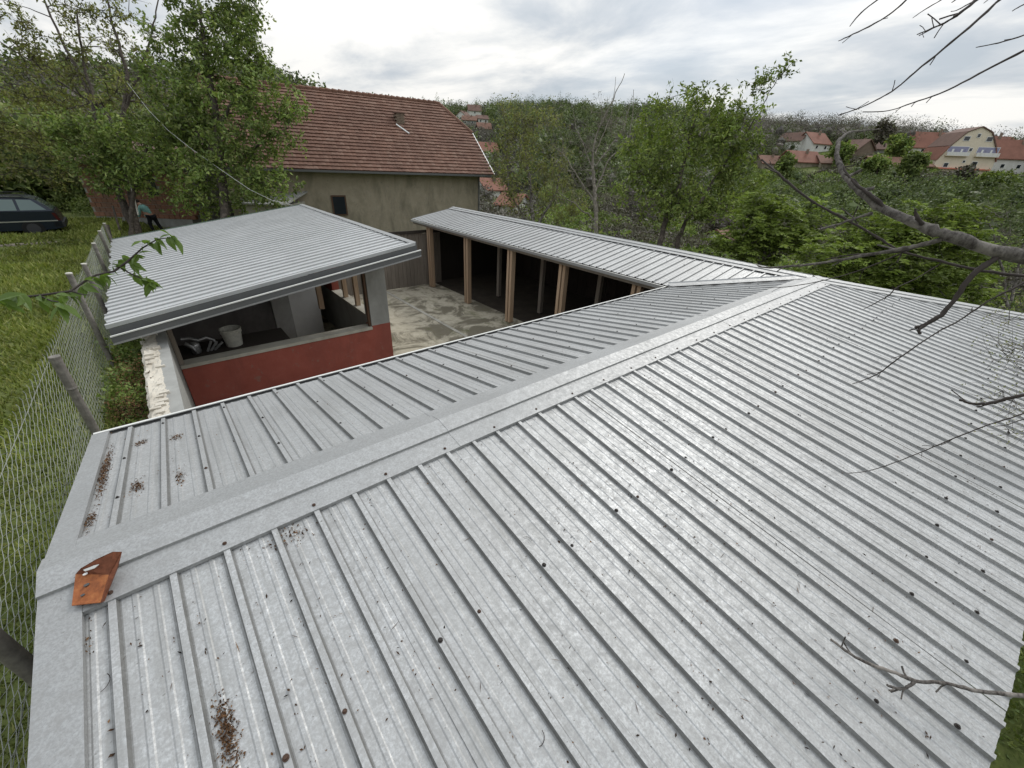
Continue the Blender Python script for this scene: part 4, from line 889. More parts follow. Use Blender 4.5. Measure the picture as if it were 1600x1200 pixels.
# ------------------------------------------------------------------ tiled houses
def frame(e1, e2):
    e1 = np.array(e1, float); e2 = np.array(e2, float); return e1/np.linalg.norm(e1), e2/np.linalg.norm(e2)
def tiled_plane(O, u, vdir, wu, lv, mat, tu, tv, parent, clip=None, name='roof_tiles', th=.03, rng=RNG):
    """O: eave corner, u along the eave, vdir up the slope (unit)"""
    nrm = np.cross(u, vdir); nrm /= np.linalg.norm(nrm)
    if nrm[2] < 0: nrm = -nrm
    nu, nv = int(wu/tu), int(lv/tv); V = []; Fc = []; k = 0
    I, J = np.meshgrid(np.arange(nu), np.arange(nv), indexing='ij'); I = I.ravel(); J = J.ravel()
    uu = (I+.5*0)*wu/nu; vv = J*lv/nv
    if clip is not None: ok = clip(uu+.5*wu/nu, vv); I, J, uu, vv = I[ok], J[ok], uu[ok], vv[ok]
    n = len(uu); jit = rng.normal(0, .004, n); a0 = uu; a1 = uu+wu/nu*.995; b0 = vv+rng.normal(0, .006, n); b1 = vv+lv/nv*1.15
    am = (a0+a1)/2; h0, h1 = th*1.15+jit, th*.15+0*jit
    def P(a, b, h): return O+np.outer(a, u)+np.outer(b, vdir)+np.outer(h, nrm)
    V = np.stack([P(a0, b0, h0), P(am, b0, h0+th*.18), P(a1, b0, h0), P(a1, b1, h1), P(am, b1, h1+th*.15), P(a0, b1, h1), P(a0, b0, h0-th), P(a1, b0, h0-th)], 1).reshape(-1, 3)
    base = (np.arange(n)*8)[:, None]
    Fq = np.concatenate([base+np.array([0, 1, 4, 5]), base+np.array([1, 2, 3, 4]), base+np.array([6, 7, 2, 0])], 0)
    m = MB(); m.add(V, Fq); return build(name, m, mat, parent, kind='stuff')
# the big farmhouse
E1, E2 = frame((-11.1, 1.8, 0), (.16, .987, 0))      # leftwards along the eave, backwards
PC = np.array([17.1, 22.15, -.78]); LEN = 14.2; RUN = 5.3; RISE = 3.85
fh = thing('farmhouse', 'long farmhouse with brown-red clay tile roof and half hip behind the court', 'house', PC+E1*6+E2*5+np.array([0, 0, -4]))
zz = np.array([0, 0, 1.0]); sv = (E2*RUN+zz*RISE); SL = np.linalg.norm(sv); sv = sv/SL
def hipclip(a, b): return a > (b-SL*.58)/(SL*.42)*1.35
tiled_plane(PC, E1, sv, LEN, SL, M_TILE, .21, .27, fh, hipclip, th=.055)
fr = PC-zz*.01
m = MB(); uH = E1*1.35; top = PC+E2*RUN+zz*RISE; bk_ = PC+E2*2*RUN
m.add([fr, fr+E1*LEN, fr+E1*LEN+sv*SL, fr+E1*1.35+sv*SL, fr+sv*SL*.58], [(0, 1, 2, 3, 4)])
sb = (-E2*RUN+zz*RISE); sb = sb/np.linalg.norm(sb)
q0 = bk_-zz*.01
m.add([q0, q0+E1*LEN, q0+E1*LEN+sb*SL, q0+E1*1.35+sb*SL, q0+sb*SL*.58], [(4, 3, 2, 1, 0)])
m.add([fr+sv*SL*.58, fr+E1*1.35+sv*SL, q0+sb*SL*.58], [(0, 1, 2)])
build('roof_deck', m, M_TILED, fh)
for k in range(38):
    p = top+E1*(1.35+k*.34); build('ridge_tile', MB().tube([p+zz*.02, p+E1*.36+zz*.045], [.10, .13], 7), M_TILE, fh)
for k in range(9):
    a, b = PC+sv*SL*.58, PC+E1*1.35+sv*SL; p = a+(b-a)*k/9; build('hip_tile', MB().tube([p+zz*.02, p+(b-a)/8.6+zz*.05], [.12, .09], 6), M_TILE, fh)
m = MB(); e = PC-E1*.05; m.prism([e-zz*.16, e+zz*.05, e+zz*.05+E1*.06, e-zz*.16+E1*.06], sv*SL*.58); build('verge_board', m, M_LIP if False else G_LIP, fh)
gp = PC-zz*.10; m = MB()
m.prism([gp-E2*.12, gp-E2*.12+zz*.10, gp-E2*.10+zz*.10, gp-E2*.10+zz*.02, gp+E2*.0+zz*.02, gp+E2*.0], E1*LEN*1.0); build('gutter', m, M_GLASSD if False else G_DARK, fh)
W0 = PC+E2*.55+E1*.75; zt = -.78-.05
wall_t = np.array([0, 0, zt])
m = MB(); base_z = -5.2
A_ = W0.copy(); A_[2] = base_z; Lw = LEN-.9; Dp = 2*RUN-1.1; H_ = zt-base_z
c4 = [A_, A_+E1*Lw, A_+E1*Lw+E2*Dp, A_+E2*Dp]
m.prism(c4, zz*H_)
g0 = A_+zz*H_; m.add([g0, g0+E2*Dp, g0+E2*Dp*.5+zz*RISE*.86], [(0, 1, 2)]); g1 = g0+E1*Lw; m.add([g1, g1+E2*Dp, g1+E2*Dp*.5+zz*RISE*.86], [(0, 2, 1)])
build('wall', m, M_BEIGE, fh)
m = MB(); m.prism([PC+E1*.05-zz*.06, PC+E1*.05-zz*.11, PC+E1*.05-zz*.11+E2*.62, PC+E1*.05-zz*.06+E2*.62], E1*(LEN-.1)); build('soffit', m, M_DARKW, fh)
def wquad(p, u, wd, ht, dep, mat, parent, name): # p: lower corner on the wall, outwards = -E2-like normal given by dep vector
    m = MB(); m.prism([p, p+u*wd, p+u*wd+zz*ht, p+zz*ht], dep); return build(name, m, mat, parent)
wp = onY(537, 325, 22.9); wp = wp-E1*.40-zz*.50; d_ = np.dot(W0-wp, E2); wp = wp+E2*d_
wn = wquad(wp-E2*.03, E1, .75, 1.0, -E2*.03, M_FRAMEB, fh, 'window'); wquad(wp-E2*.062+E1*.07+zz*.07, E1, .61, .86, -E2*.006, M_GLASSD, wn, 'pane')
m = MB(); dp_ = W0-E2*.08+E1*.06; m.tube([dp_+zz*.0, np.array([dp_[0], dp_[1], -5])], .05, 8); build('downpipe', m, G_DARK, fh)
# ruined chimney stub and patch on the farmhouse roof
cp_ = PC+E1*4.55+sv*SL*.62; 
for r_ in range(11):
    for c_ in range(2):
        for d2 in range(2):
            p = cp_+E1*(c_*.25-.25+(.06 if r_ % 2 else 0))+E2*(d2*.24)+zz*(-.35+r_*.085); m = MB()
            m.prism([p, p+E1*.235, p+E1*.235+E2*.22, p+E2*.22], zz*.075); build('brick', m, M_OLDBR, fh)
m = MB(); p = cp_+zz*.585-E1*.3-E2*.04; m.prism([p, p+E1*.62, p+E1*.62+E2*.56, p+E2*.56], zz*.06); build('chimney_top', m, M_TILED, fh)
m = MB(); a = cp_-sv*.1+E1*.32+zz*.07; m.tube([a, a-sv*.75-E1*.55], .05, 5); build('flashing_strip', m, G_LIP, fh)
# block outbuilding beyond the trees on the left
ob_c = at(152, 345, 21.5); ob_e = at(296, 332, 21.5); ou = ob_e-ob_c; ou[2] = 0; OL = np.linalg.norm(ou); ou /= OL; on = np.cross(ou, zz)
ob = thing('block_outbuilding', 'unplastered orange hollow-block outbuilding behind the left trees', 'outbuilding', ob_c+ou*3)
zb = float(terrain(np.array([ob_c[0]]), np.array([ob_c[1]]))[0])-.3
n_b = 0; nx_, nz_ = int(OL/.27), 11; V = []; Fl = []
m = MB()
for r_ in range(nz_):
    for c_ in range(nx_+1):
        x_ = c_*.27+(.13 if r_ % 2 else 0)
        if .64*OL < x_ < .74*OL and 4 < r_ < 9: continue
        p = ob_c+ou*x_; p[2] = zb+.4+r_*.225; dd = random.uniform(-.008, .008)
        m.prism([p+on*dd, p+ou*.25+on*dd, p+ou*.25+zz*.205+on*dd, p+zz*.205+on*dd], -on*.2)
build('blocks', m, M_BRICK, ob, kind='stuff')
m = MB(); p = ob_c.copy(); p[2] = zb-.5; m.prism([p-on*.03, p+ou*OL-on*.03, p+ou*OL-on*4, p-on*4], zz*3.2); build('mortar_wall', m, M_PLAST, ob)
p = ob_c+ou*OL*.64; p[2] = zb+.4+5*.225; wn = MB(); wn.prism([p, p+ou*OL*.1, p+ou*OL*.1+zz*.9, p+zz*.9], -on*.02); build('window', wn, M_GLASSD, ob)
m = MB(); p = ob_c-ou*.4+on*.4; p[2] = zb+2.9; m.prism([p, p+ou*(OL+.8), p+ou*(OL+.8)-on*5+zz*1.0, p-on*5+zz*1.0], zz*.08); build('roof', m, M_TILED, ob)
# beige lean-to seen over the apex of the garage roof
lc = at(372, 338, 19); lt = thing('lean_to', 'small pale plastered lean-to with grey pipe just above the garage roof apex', 'outbuilding', lc)
lu = at(446, 330, 19)-at(372, 330, 19); lu[2] = 0; LL = np.linalg.norm(lu); lu /= LL; ln_ = np.cross(lu, zz); p = at(376, 318, 19)
m = MB(); q = p.copy(); q[2] -= 2.6; m.prism([q, q+lu*LL*.9, q+lu*LL*.9-ln_*2.5, q-ln_*2.5], zz*2.6); build('wall', m, M_SILL, lt)
m = MB(); q = p-lu*.2+ln_*.25; m.prism([q, q+lu*(LL*.9+.4), q+lu*(LL*.9+.4)-ln_*3+zz*.5, q-ln_*3+zz*.5], zz*.06); build('roof', m, M_PLAST, lt)

def house(name, label, px, py, wpx, wall_h, depth_m, roof_h, yawdeg, wallmat, roofmat, gable='side', wins=0, group=None, storeys=1, maxr=700):
    P = hit(px, py, 60, maxr); D = np.dot(P, FW); wd = wpx*D/F_PX; sc_ = D/F_PX
    wh, rh, dp = wall_h*sc_, roof_h*sc_, depth_m
    a = math.radians(yawdeg); base = RT.copy(); base[2] = 0; base /= np.linalg.norm(base); nrm = np.cross(zz, base)
    u = base*math.cos(a)+nrm*math.sin(a); v = np.cross(zz, u)
    root = thing(name, label, 'house', P, group or ('houses across the valley' if name == 'small_house' else 'houses of the far hamlet')); O = P-u*wd/2; O[2] = P[2]-1.0; wh += 1.0
    m = MB(); m.prism([O, O+u*wd, O+u*wd+v*dp, O+v*dp], zz*wh)
    T = O+zz*wh
    if gable == 'front':
        for q in (T, T+v*dp): m.add([q, q+u*wd, q+u*wd/2+zz*rh], [(0, 1, 2)])
        build('wall', m, wallmat, root); ov = .5; k = rh/(wd/2)
        for s_ in (0, 1):
            e = T-v*ov+(u*(-ov) if s_ == 0 else u*(wd+ov))-zz*k*ov; r_ = T-v*ov+u*wd/2+zz*rh
            m = MB(); m.prism([e+zz*.02, r_+zz*.02, r_+zz*.27, e+zz*.27], v*(dp+2*ov)); build('roof', m, roofmat, root)
    else:
        for q in (T, T+u*wd): m.add([q, q+v*dp, q+v*dp/2+zz*rh], [(0, 1, 2)])
        build('wall', m, wallmat, root); ov = .5; k = rh/(dp/2)
        for s_ in (0, 1):
            e = T-u*ov+(v*(-ov) if s_ == 0 else v*(dp+ov))-zz*k*ov; r_ = T-u*ov+v*dp/2+zz*rh
            m = MB(); m.prism([e+zz*.02, r_+zz*.02, r_+zz*.25, e+zz*.25], u*(wd+2*ov)); build('roof', m, roofmat, root)
    if wins:
        for s_ in range(storeys):
            for w_ in range(wins):
                p = O+u*wd*((w_+.5)/wins)-u*.6-v*.05+zz*(1.0+(wh-1)*((s_+.35)/storeys)); m = MB(); m.prism([p, p+u*1.1, p+u*1.1+zz*1.2, p+zz*1.2], -v*.04)
                wo = build('window', m, M_FRAMEW, root); m = MB(); q = p-v*.045+u*.12+zz*.12; m.prism([q, q+u*.86, q+u*.86+zz*.96, q+zz*.96], -v*.01); build('pane', m, M_GLASSD, wo)
    p = T+u*wd*.6+v*dp*.35+zz*rh*.5; m = MB(); m.prism([p, p+u*.6, p+u*.6+v*.6, p+v*.6], zz*rh*.75); build('chimney', m, M_OLDBR, root)
    return root, O, u, v, wd, wh, sc_
# cream gabled house across the valley, with balconies
P = hit(1498, 272, 80); D = np.dot(P, FW); s_ = D/F_PX; base = RT.copy(); base[2] = 0; base /= np.linalg.norm(base)
a = math.radians(-16); nrm = np.cross(zz, base); u = base*math.cos(a)+nrm*math.sin(a); v = np.cross(zz, u)
crm = thing('cream_house', 'tall cream house with curved-looking gable, white balconies and lilac shutters across the valley', 'house', P)
wd = 74*s_; O = P-u*wd/2-zz*1.0; Hh = 62*s_
sec = [(-.02, 0), (1.02, 0), (1.0, .34), (.88, .62), (.70, .90), (.50, 1.0), (.30, .90), (.12, .62), (0.0, .34)]
m = MB(); m.prism([O+u*wd*a_+zz*(Hh+1)*b_ for a_, b_ in sec], v*11); build('wall', m, M_CREAM, crm)
for (i0, i1, ex) in ((2, 3, 0), (3, 4, 0), (4, 5, 0), (5, 6, 0), (6, 7, 0), (7, 8, 0)):
    a_, b_ = sec[i0], sec[i1]; m = MB(); p = O+u*wd*a_[0]+zz*(Hh+1)*a_[1]-v*.3; q = O+u*wd*b_[0]+zz*(Hh+1)*b_[1]-v*.3
    o_ = (p+q)/2-(O+u*wd*.5+zz*Hh*.4); o_[2] = abs(o_[2]); o_ = o_/np.linalg.norm(o_)*.28
    m.prism([p+o_*.1, q+o_*.1, q+o_, p+o_], v*12); build('roof', m, M_TILER if i0 in (2, 7) else M_TILED, crm)
def cwin(fx, fz, w_, h_, mt=M_GLASSD, fmt=M_FRAMEW):
    p = O+u*wd*fx+zz*(Hh+1)*fz-v*.06; m = MB(); m.prism([p, p+u*w_, p+u*w_+zz*h_, p+zz*h_], -v*.05); wo = build('window', m, fmt, crm)
    m = MB(); q = p-v*.056+u*.12+zz*.12; m.prism([q, q+u*(w_-.24), q+u*(w_-.24)+zz*(h_-.24), q+zz*(h_-.24)], -v*.01); build('pane', m, mt, wo)
for fx, fz, w_, h_ in ((.28, .73, 1.6, 1.3), (.48, .80, .9, 1.1), (.66, .73, 1.6, 1.3), (.46, .53, .9, 1.0), (.45, .30, .8, .8), (.62, .22, 1.5, 1.6), (.15, .20, 1.3, 1.3)): cwin(fx, fz, w_, h_)
for fx in (.10, .60):
    cwin(fx, .50, 5.2 if fx < .3 else 5.4, 1.7, M_SHUT)
    p = O+u*wd*fx+zz*(Hh+1)*.44-v*.9; m = MB(); m.prism([p, p+u*5.6, p+u*5.6+zz*.95, p+zz*.95], v*.08); build('balcony_front', m, M_WHITEW, crm)
    m = MB(); m.prism([p-zz*.12, p+u*5.6-zz*.12, p+u*5.6-zz*.12+v*.9, p-zz*.12+v*.9], zz*.12); build('balcony_slab', m, M_CREAM, crm)
    for k in range(4):
        q = p+u*(1.1+k*1.1)+v*.7+zz*.95; m = MB(); m.prism([q, q+u*.5, q+u*.5+zz*.8, q+zz*.8], -v*.03); build('shutter', m, M_SHUT if k % 2 else M_FRAMEW, crm)
p = O-u*1.5+zz*(Hh+1)*.17-v*.8; m = MB(); m.prism([p, p+u*(wd+1), p+u*(wd+1)+zz*.35, p+zz*.35], v*.8); build('ledge', m, M_BALC, crm)
house('small_house', 'pinkish red-roofed house farthest right beside the cream house', 1572, 272, 78, 22, 9, 24, -20, M_WHITEW, M_TILER, wins=4)
house('small_house', 'bright red-roofed long house behind and left of the cream house', 1455, 244, 62, 12, 9, 20, -10, M_WHITEW, M_TILER, wins=2)
house('small_house', 'red roof peeking between the cream house and the right edge', 1555, 245, 70, 8, 9, 20, 5, M_CREAM, M_TILER)
house('small_house', 'long low dull-tiled shed left of the cream house base', 1408, 266, 88, 7, 8, 10, -5, M_BEIGE, M_TILE)
house('small_house', 'dark weathered gabled cottage in the trees near the hooked branch', 1350, 243, 34, 8, 7, 13, 14, M_OLDBR, M_TILED, gable='front')
house('small_house', 'pale cottage half hidden behind the dark gabled cottage', 1384, 240, 26, 6, 7, 9, -20, M_PLAST, M_TILED)
house('small_house', 'orange-tiled house with white gable up the slope left of the hooked branch', 1280, 238, 38, 12, 8, 14, 20, M_WHITEW, M_TILER, wins=2)
house('small_house', 'white-gabled narrow house left of the orange-tiled one', 1252, 236, 22, 14, 8, 10, 30, M_WHITEW, M_TILED, gable='front', wins=1)
house('small_house', 'low red-tiled barn below the orange-tiled house', 1258, 262, 48, 8, 8, 14, 5, M_BEIGE, M_TILER)
house('small_house', 'low tiled shed right of the red-tiled barn', 1300, 262, 34, 6, 8, 10, -10, M_BEIGE, M_TILE)
house('small_house', 'small tan-roofed hut at the left end of the far slope', 1205, 262, 30, 6, 7, 10, 0, M_BEIGE, M_TILE)
house('hillside_house', 'brown-roofed hillside house highest beside the farmhouse roof hip', 742, 180, 20, 6, 9, 8, 10, M_WHITEW, M_TILED, wins=1)
house('hillside_house', 'little white gabled house next to the farmhouse hip', 720, 190, 16, 8, 8, 6, -20, M_WHITEW, M_TILED, gable='front', wins=1)
house('hillside_house', 'white house with dark roof rightmost on the far hill', 755, 194, 16, 7, 8, 5, 15, M_WHITEW, M_TILED, wins=2)
house('hillside_house', 'greyish house in the middle of the far hamlet', 733, 196, 22, 7, 8, 6, 0, M_PLAST, M_TILE, wins=2)
house('hillside_house', 'tan-roofed house lowest in the far hamlet', 757, 208, 20, 6, 8, 8, 10, M_WHITEW, M_TILE, wins=1)
house('hillside_house', 'pink-roofed house right of the white verge of the farmhouse', 764, 246, 28, 8, 9, 12, 12, M_WHITEW, M_TILER, wins=2)
house('hillside_house', 'red-roofed house seen low between farmhouse wall and willow', 776, 308, 34, 10, 9, 14, 25, M_WHITEW, M_TILER, wins=2)
house('hillside_house', 'white house with red roof lowest beside the farmhouse downpipe', 790, 334, 34, 12, 9, 14, -20, M_WHITEW, M_TILER, wins=2)
house('hillside_house', 'pale house glimpsed behind the walnut and sapling trunks', 1146, 386, 28, 11, 6, 9, 10, M_WHITEW, M_TILE, wins=1, maxr=90)
for (nm, lb, px, py, rx, ry, D_, mt, sd) in (
    ('garden_tree', 'dark green round tree left of the low red-tiled barn across the valley', 1226, 262, 16, 15, 120, L_DARK, 81),
    ('garden_tree', 'dark green tree in front of the white wall left of the cream house', 1428, 256, 16, 16, 105, L_DARK, 82),
    ('garden_tree', 'bright green round bush tree at the right foot of the cream house', 1556, 284, 22, 10, 92, L_BRIGHT, 83),
    ('garden_tree', 'bare grey tree in front of the middle of the cream house base', 1506, 272, 13, 11, 96, L_GREY, 84),
    ('garden_tree', 'green tree rising behind the dark gabled cottage', 1405, 228, 18, 14, 130, L_MID, 85),
    ('garden_tree', 'green tree between orange-tiled house and dark cottage', 1318, 240, 14, 15, 125, L_MID, 86),
    ('garden_tree', 'bare grey tall tree rising above the red roof left of the cream house', 1382, 205, 14, 16, 140, L_GREY, 87),
    ('garden_tree', 'dark tree crown above the long low shed left of the cream house', 1370, 258, 20, 9, 108, L_MID, 88)):
    q_ = D_/18; tree(nm, lb, at(px, py+ry, D_), [[(px, py+ry*1.5, .035*q_), (px+1, py, .022*q_), (px, py-ry*.6, .008*q_)]], [(px, py, rx, ry, 1.0), (px, py-ry*.4, rx*.7, ry*.6, 1.0)], D_, mt, M_BARK, seed=sd,
             n_per=9, leaf=(.20*q_*.7, .12*q_*.7), leafy=(22 if mt is L_GREY else 50), tw=.012*q_*.5, group='trees in the gardens across the valley')
# cable
cb = MB(); c_pts = [(198, 128, 15), (232, 172, 15), (262, 203, 15), (297, 231, 15), (345, 265, 14.8), (390, 296, 14.6), (425, 313, 14.4), (463, 322, 13.9)]
cb.tube([at(*p) for p in c_pts], .007, 5); build('cable', cb, simple('white_cable', (.6, .6, .58), .5), label='thin white cable sagging from the left tree to the garage roof apex', cat='cable')

# ------------------------------------------------------------------ car
cu = np.array([.995, .03, 0]); cu /= np.linalg.norm(cu); cn = np.cross(zz, cu)       # cu: towards the tail (right in the photo), cn: away from the camera
cb_ = onZ(107, 368, -3.40); cgz = cb_[2]
car = thing('parked_car', 'dark navy estate car with roof rails parked on the grass at the left edge', 'car', cb_-cu*2.2)
M_CAR = Mat('navy_paint', (.012, .018, .03), .22, .3, .6).m; M_TYRE = simple('tyre', (.012, .012, .012), .9); M_TRIM = simple('black_trim', (.02, .02, .02), .6)
M_CHR = Mat('pale_trim_strip', (.5, .5, .5), .3, .8).m; M_CGL = Mat('car_glass', (.10, .14, .13), .06, .3, .9).m; M_HUB = Mat('hubcap', (.05, .05, .055), .45, .4).m; M_TAIL = Mat('tail_light', (.05, .006, .006), .25).m
def cp3(s, h, n): return cb_+cu*(-s)+zz*h+cn*n           # s metres forward of the tail, h above the ground, n across
lower = [(0.02, .32), (0.0, .55), (.05, .80), (.10, .92), (1.6, .95), (3.2, .93), (4.2, .80), (4.5, .66), (4.52, .35), (4.3, .26), (.3, .26)]
m = MB(); m.prism([cp3(s, h, 0) for s, h in lower], cn*1.7); build('body', m, M_CAR, car)
green = [(.12, .925), (.50, 1.34), (.8, 1.42), (2.2, 1.44), (2.7, 1.38), (3.35, .94)]
m = MB(); k = len(green); V = [cp3(s, h, .02 if h < 1 else .16) for s, h in green]+[cp3(s, h, 1.68 if h < 1 else 1.54) for s, h in green]
m.add(V, [tuple(range(k)), tuple(range(k, 2*k))[::-1]]+[(i, k+i, k+(i+1) % k, (i+1) % k) for i in range(k)]); build('cabin', m, M_CAR, car)
def side_pt(s, h): n_ = .02+.14*(h-.93)/.45; return cp3(s, h, n_-.012)
for poly in ([(.28, .97), (.60, 1.32), (.98, 1.34), (.98, .97)], [(1.06, .97), (1.06, 1.34), (1.85, 1.36), (1.85, .97)], [(1.95, .97), (1.95, 1.36), (2.55, 1.35), (2.95, .97)]):
    m = MB(); m.prism([side_pt(s, h) for s, h in poly], cn*.008); build('window', m, M_CGL, car)
m = MB(); m.prism([cp3(.14, .96, .25), cp3(.14, .96, 1.45), cp3(.46, 1.30, 1.40), cp3(.46, 1.30, .30)], cu*.02); build('rear_window', m, M_CGL, car)
for n_ in (.22, 1.48): build('roof_rail', MB().tube([cp3(.75, 1.43, n_), cp3(.85, 1.50, n_), cp3(2.1, 1.51, n_), cp3(2.25, 1.45, n_)], .018, 6), M_TRIM, car)
build('side_strip', MB().box((0, 0, 0), (1, 1, 1), (np.column_stack([-cu*4.0, cn*.02, zz*.035]), cp3(.1, .56, -.012))), M_CHR, car)
m = MB(); m.prism([cp3(-.06, .34, .0), cp3(-.06, .34, 1.7), cp3(-.06, .52, 1.7), cp3(-.06, .52, 0)], -cu*.3); build('bumper', m, M_TRIM, car)
m = MB(); m.prism([cp3(.01, .58, -.008), cp3(.01, .58, .28), cp3(.09, .86, .28), cp3(.09, .86, -.008)], -cu*.10); build('tail_light', m, M_TAIL, car)
for s in (.85, 3.6):
    for n_ in (-.01, 1.55):
        c_ = cp3(s, .31, n_); a = np.arange(20)*2*math.pi/20; m = MB(); m.prism([c_+cu*.31*math.cos(t)+zz*.31*math.sin(t) for t in a], cn*.18); wh_ = build('wheel', m, M_TYRE, car)
        m = MB(); m.prism([c_-cn*.012+cu*.19*math.cos(t)+zz*.19*math.sin(t) for t in a], cn*.01); build('hubcap', m, M_HUB, wh_)
# timber edging and stakes on the lawn
e0, e1 = onZ(-60, 392, -3.42), onZ(92, 381, -3.42)
ed = build('timber_edging', MB().tube([e0, (e0+e1)/2+[0, 0, .02], e1], .10, 8), M_BOARD, label='long weathered log edging the upper lawn in front of the car', cat='log')
for (x0_, y0_, x1_, y1_, D, r_, lb) in ((176, 322, 194, 376, 17, .04, 'dark leaning stake left of the forked tree trunk'), (79, 350, 88, 382, 17.5, .035, 'short dark stake at the end of the log by the car'), (168, 352, 175, 372, 15, .05, 'short grey stump post beyond the fence end'), (205, 292, 216, 330, 17.2, .03, 'pale thin pole leaning against the forked tree')):
    build('stake', MB().tube([at(x1_, y1_+6, D), at(x0_, y0_, D)], r_, 7), M_PIPECAP if 'pale' in lb else M_BARK, label=lb, cat='stake', group='stakes and poles standing in the lawn')

# ------------------------------------------------------------------ bending person
pf = onZ(246, 366, -3.95); Dp = np.dot(pf, FW); pu = -RT.copy(); pu[2] = 0; pu /= np.linalg.norm(pu); pn = np.cross(zz, pu)
per = thing('person', 'person bending forward in pale turquoise top and black trousers on the lawn', 'person', pf)
def skin(name, pts, edges, mat, sub=2):
    me = bpy.data.meshes.new(name); me.from_pydata([tuple(p) for p, _ in pts], edges, []); o = bpy.data.objects.new(name, me); sc.collection.objects.link(o)
    md = o.modifiers.new('s', 'SKIN'); md.use_smooth_shade = True
    for v_, (_, r_) in zip(me.skin_vertices[0].data, pts): v_.radius = (r_ if isinstance(r_, tuple) else (r_, r_))
    me.skin_vertices[0].data[0].use_root = True
    s2 = o.modifiers.new('d', 'SUBSURF'); s2.levels = sub; s2.render_levels = sub
    dg = bpy.context.evaluated_depsgraph_get(); nm = bpy.data.meshes.new_from_object(o.evaluated_get(dg)); nm.name = name
    sc.collection.objects.unlink(o); bpy.data.objects.remove(o); nm.materials.clear(); nm.materials.append(mat); return link(name, nm, per)
def q3(f, h, s): return pf+pu*f+zz*h+pn*s
M_SKIN = simple('skin', (.42, .25, .18), .6, 0, .05); M_TOP = simple('turquoise_cloth', (.20, .40, .37), .85, 0, .15, 8); M_TRO = simple('black_cloth', (.012, .012, .015), .9); M_HAIR = simple('dark_hair', (.02, .014, .01), .7); M_WHT = simple('white_cloth', (.6, .62, .6), .8)
body = [(q3(0, .84, 0), .12), (q3(.10, 1.04, 0), .125), (q3(.22, 1.23, 0), .135), (q3(.30, 1.33, 0), .085), (q3(.37, 1.40, 0), .055), (q3(.43, 1.46, 0), .09), (q3(.49, 1.43, 0), .085),
        (q3(.25, 1.24, .17), .06), (q3(.33, .98, .20), .042), (q3(.47, .80, .16), .032), (q3(.53, .74, .15), .035), (q3(.25, 1.24, -.17), .06), (q3(.30, .98, -.2), .042), (q3(.42, .78, -.17), .032), (q3(.47, .71, -.16), .035),
        (q3(.02, .80, .10), .10), (q3(.08, .47, .13), .065), (q3(-.02, .10, .15), .042), (q3(.10, .04, .15), .035), (q3(-.05, .80, -.10), .10), (q3(-.10, .46, -.13), .065), (q3(-.26, .10, -.15), .042), (q3(-.16, .04, -.15), .035)]
ed_ = [(0, 1), (1, 2), (2, 3), (3, 4), (4, 5), (5, 6), (2, 7), (7, 8), (8, 9), (9, 10), (2, 11), (11, 12), (12, 13), (13, 14), (0, 15), (15, 16), (16, 17), (17, 18), (0, 19), (19, 20), (20, 21), (21, 22)]
skin('body', body, ed_, M_SKIN)
def grow(ids, ex): return [(body[i][0], body[i][1]+ex) for i in ids]
skin('trousers', grow([0, 15, 16, 17, 19, 20, 21], .014), [(0, 1), (1, 2), (2, 3), (0, 4), (4, 5), (5, 6)], M_TRO)
skin('top', grow([0, 1, 2, 3, 7, 8, 9, 11, 12, 13], .018), [(0, 1), (1, 2), (2, 3), (2, 4), (4, 5), (5, 6), (2, 7), (7, 8), (8, 9)], M_TOP)
skin('collar', [(q3(.27, 1.31, 0), .10), (q3(.34, 1.37, 0), .075)], [(0, 1)], M_WHT)
skin('hair', [(q3(.34, 1.44, 0), .07), (q3(.40, 1.50, 0), .095), (q3(.46, 1.50, 0), .085)], [(0, 1), (1, 2)], M_HAIR)
skin('shoe', [(q3(-.05, .05, .15), .05), (q3(.12, .04, .15), .045)], [(0, 1)], M_TRIM); skin('shoe', [(q3(-.29, .05, -.15), .05), (q3(-.12, .04, -.15), .045)], [(0, 1)], M_TRIM)

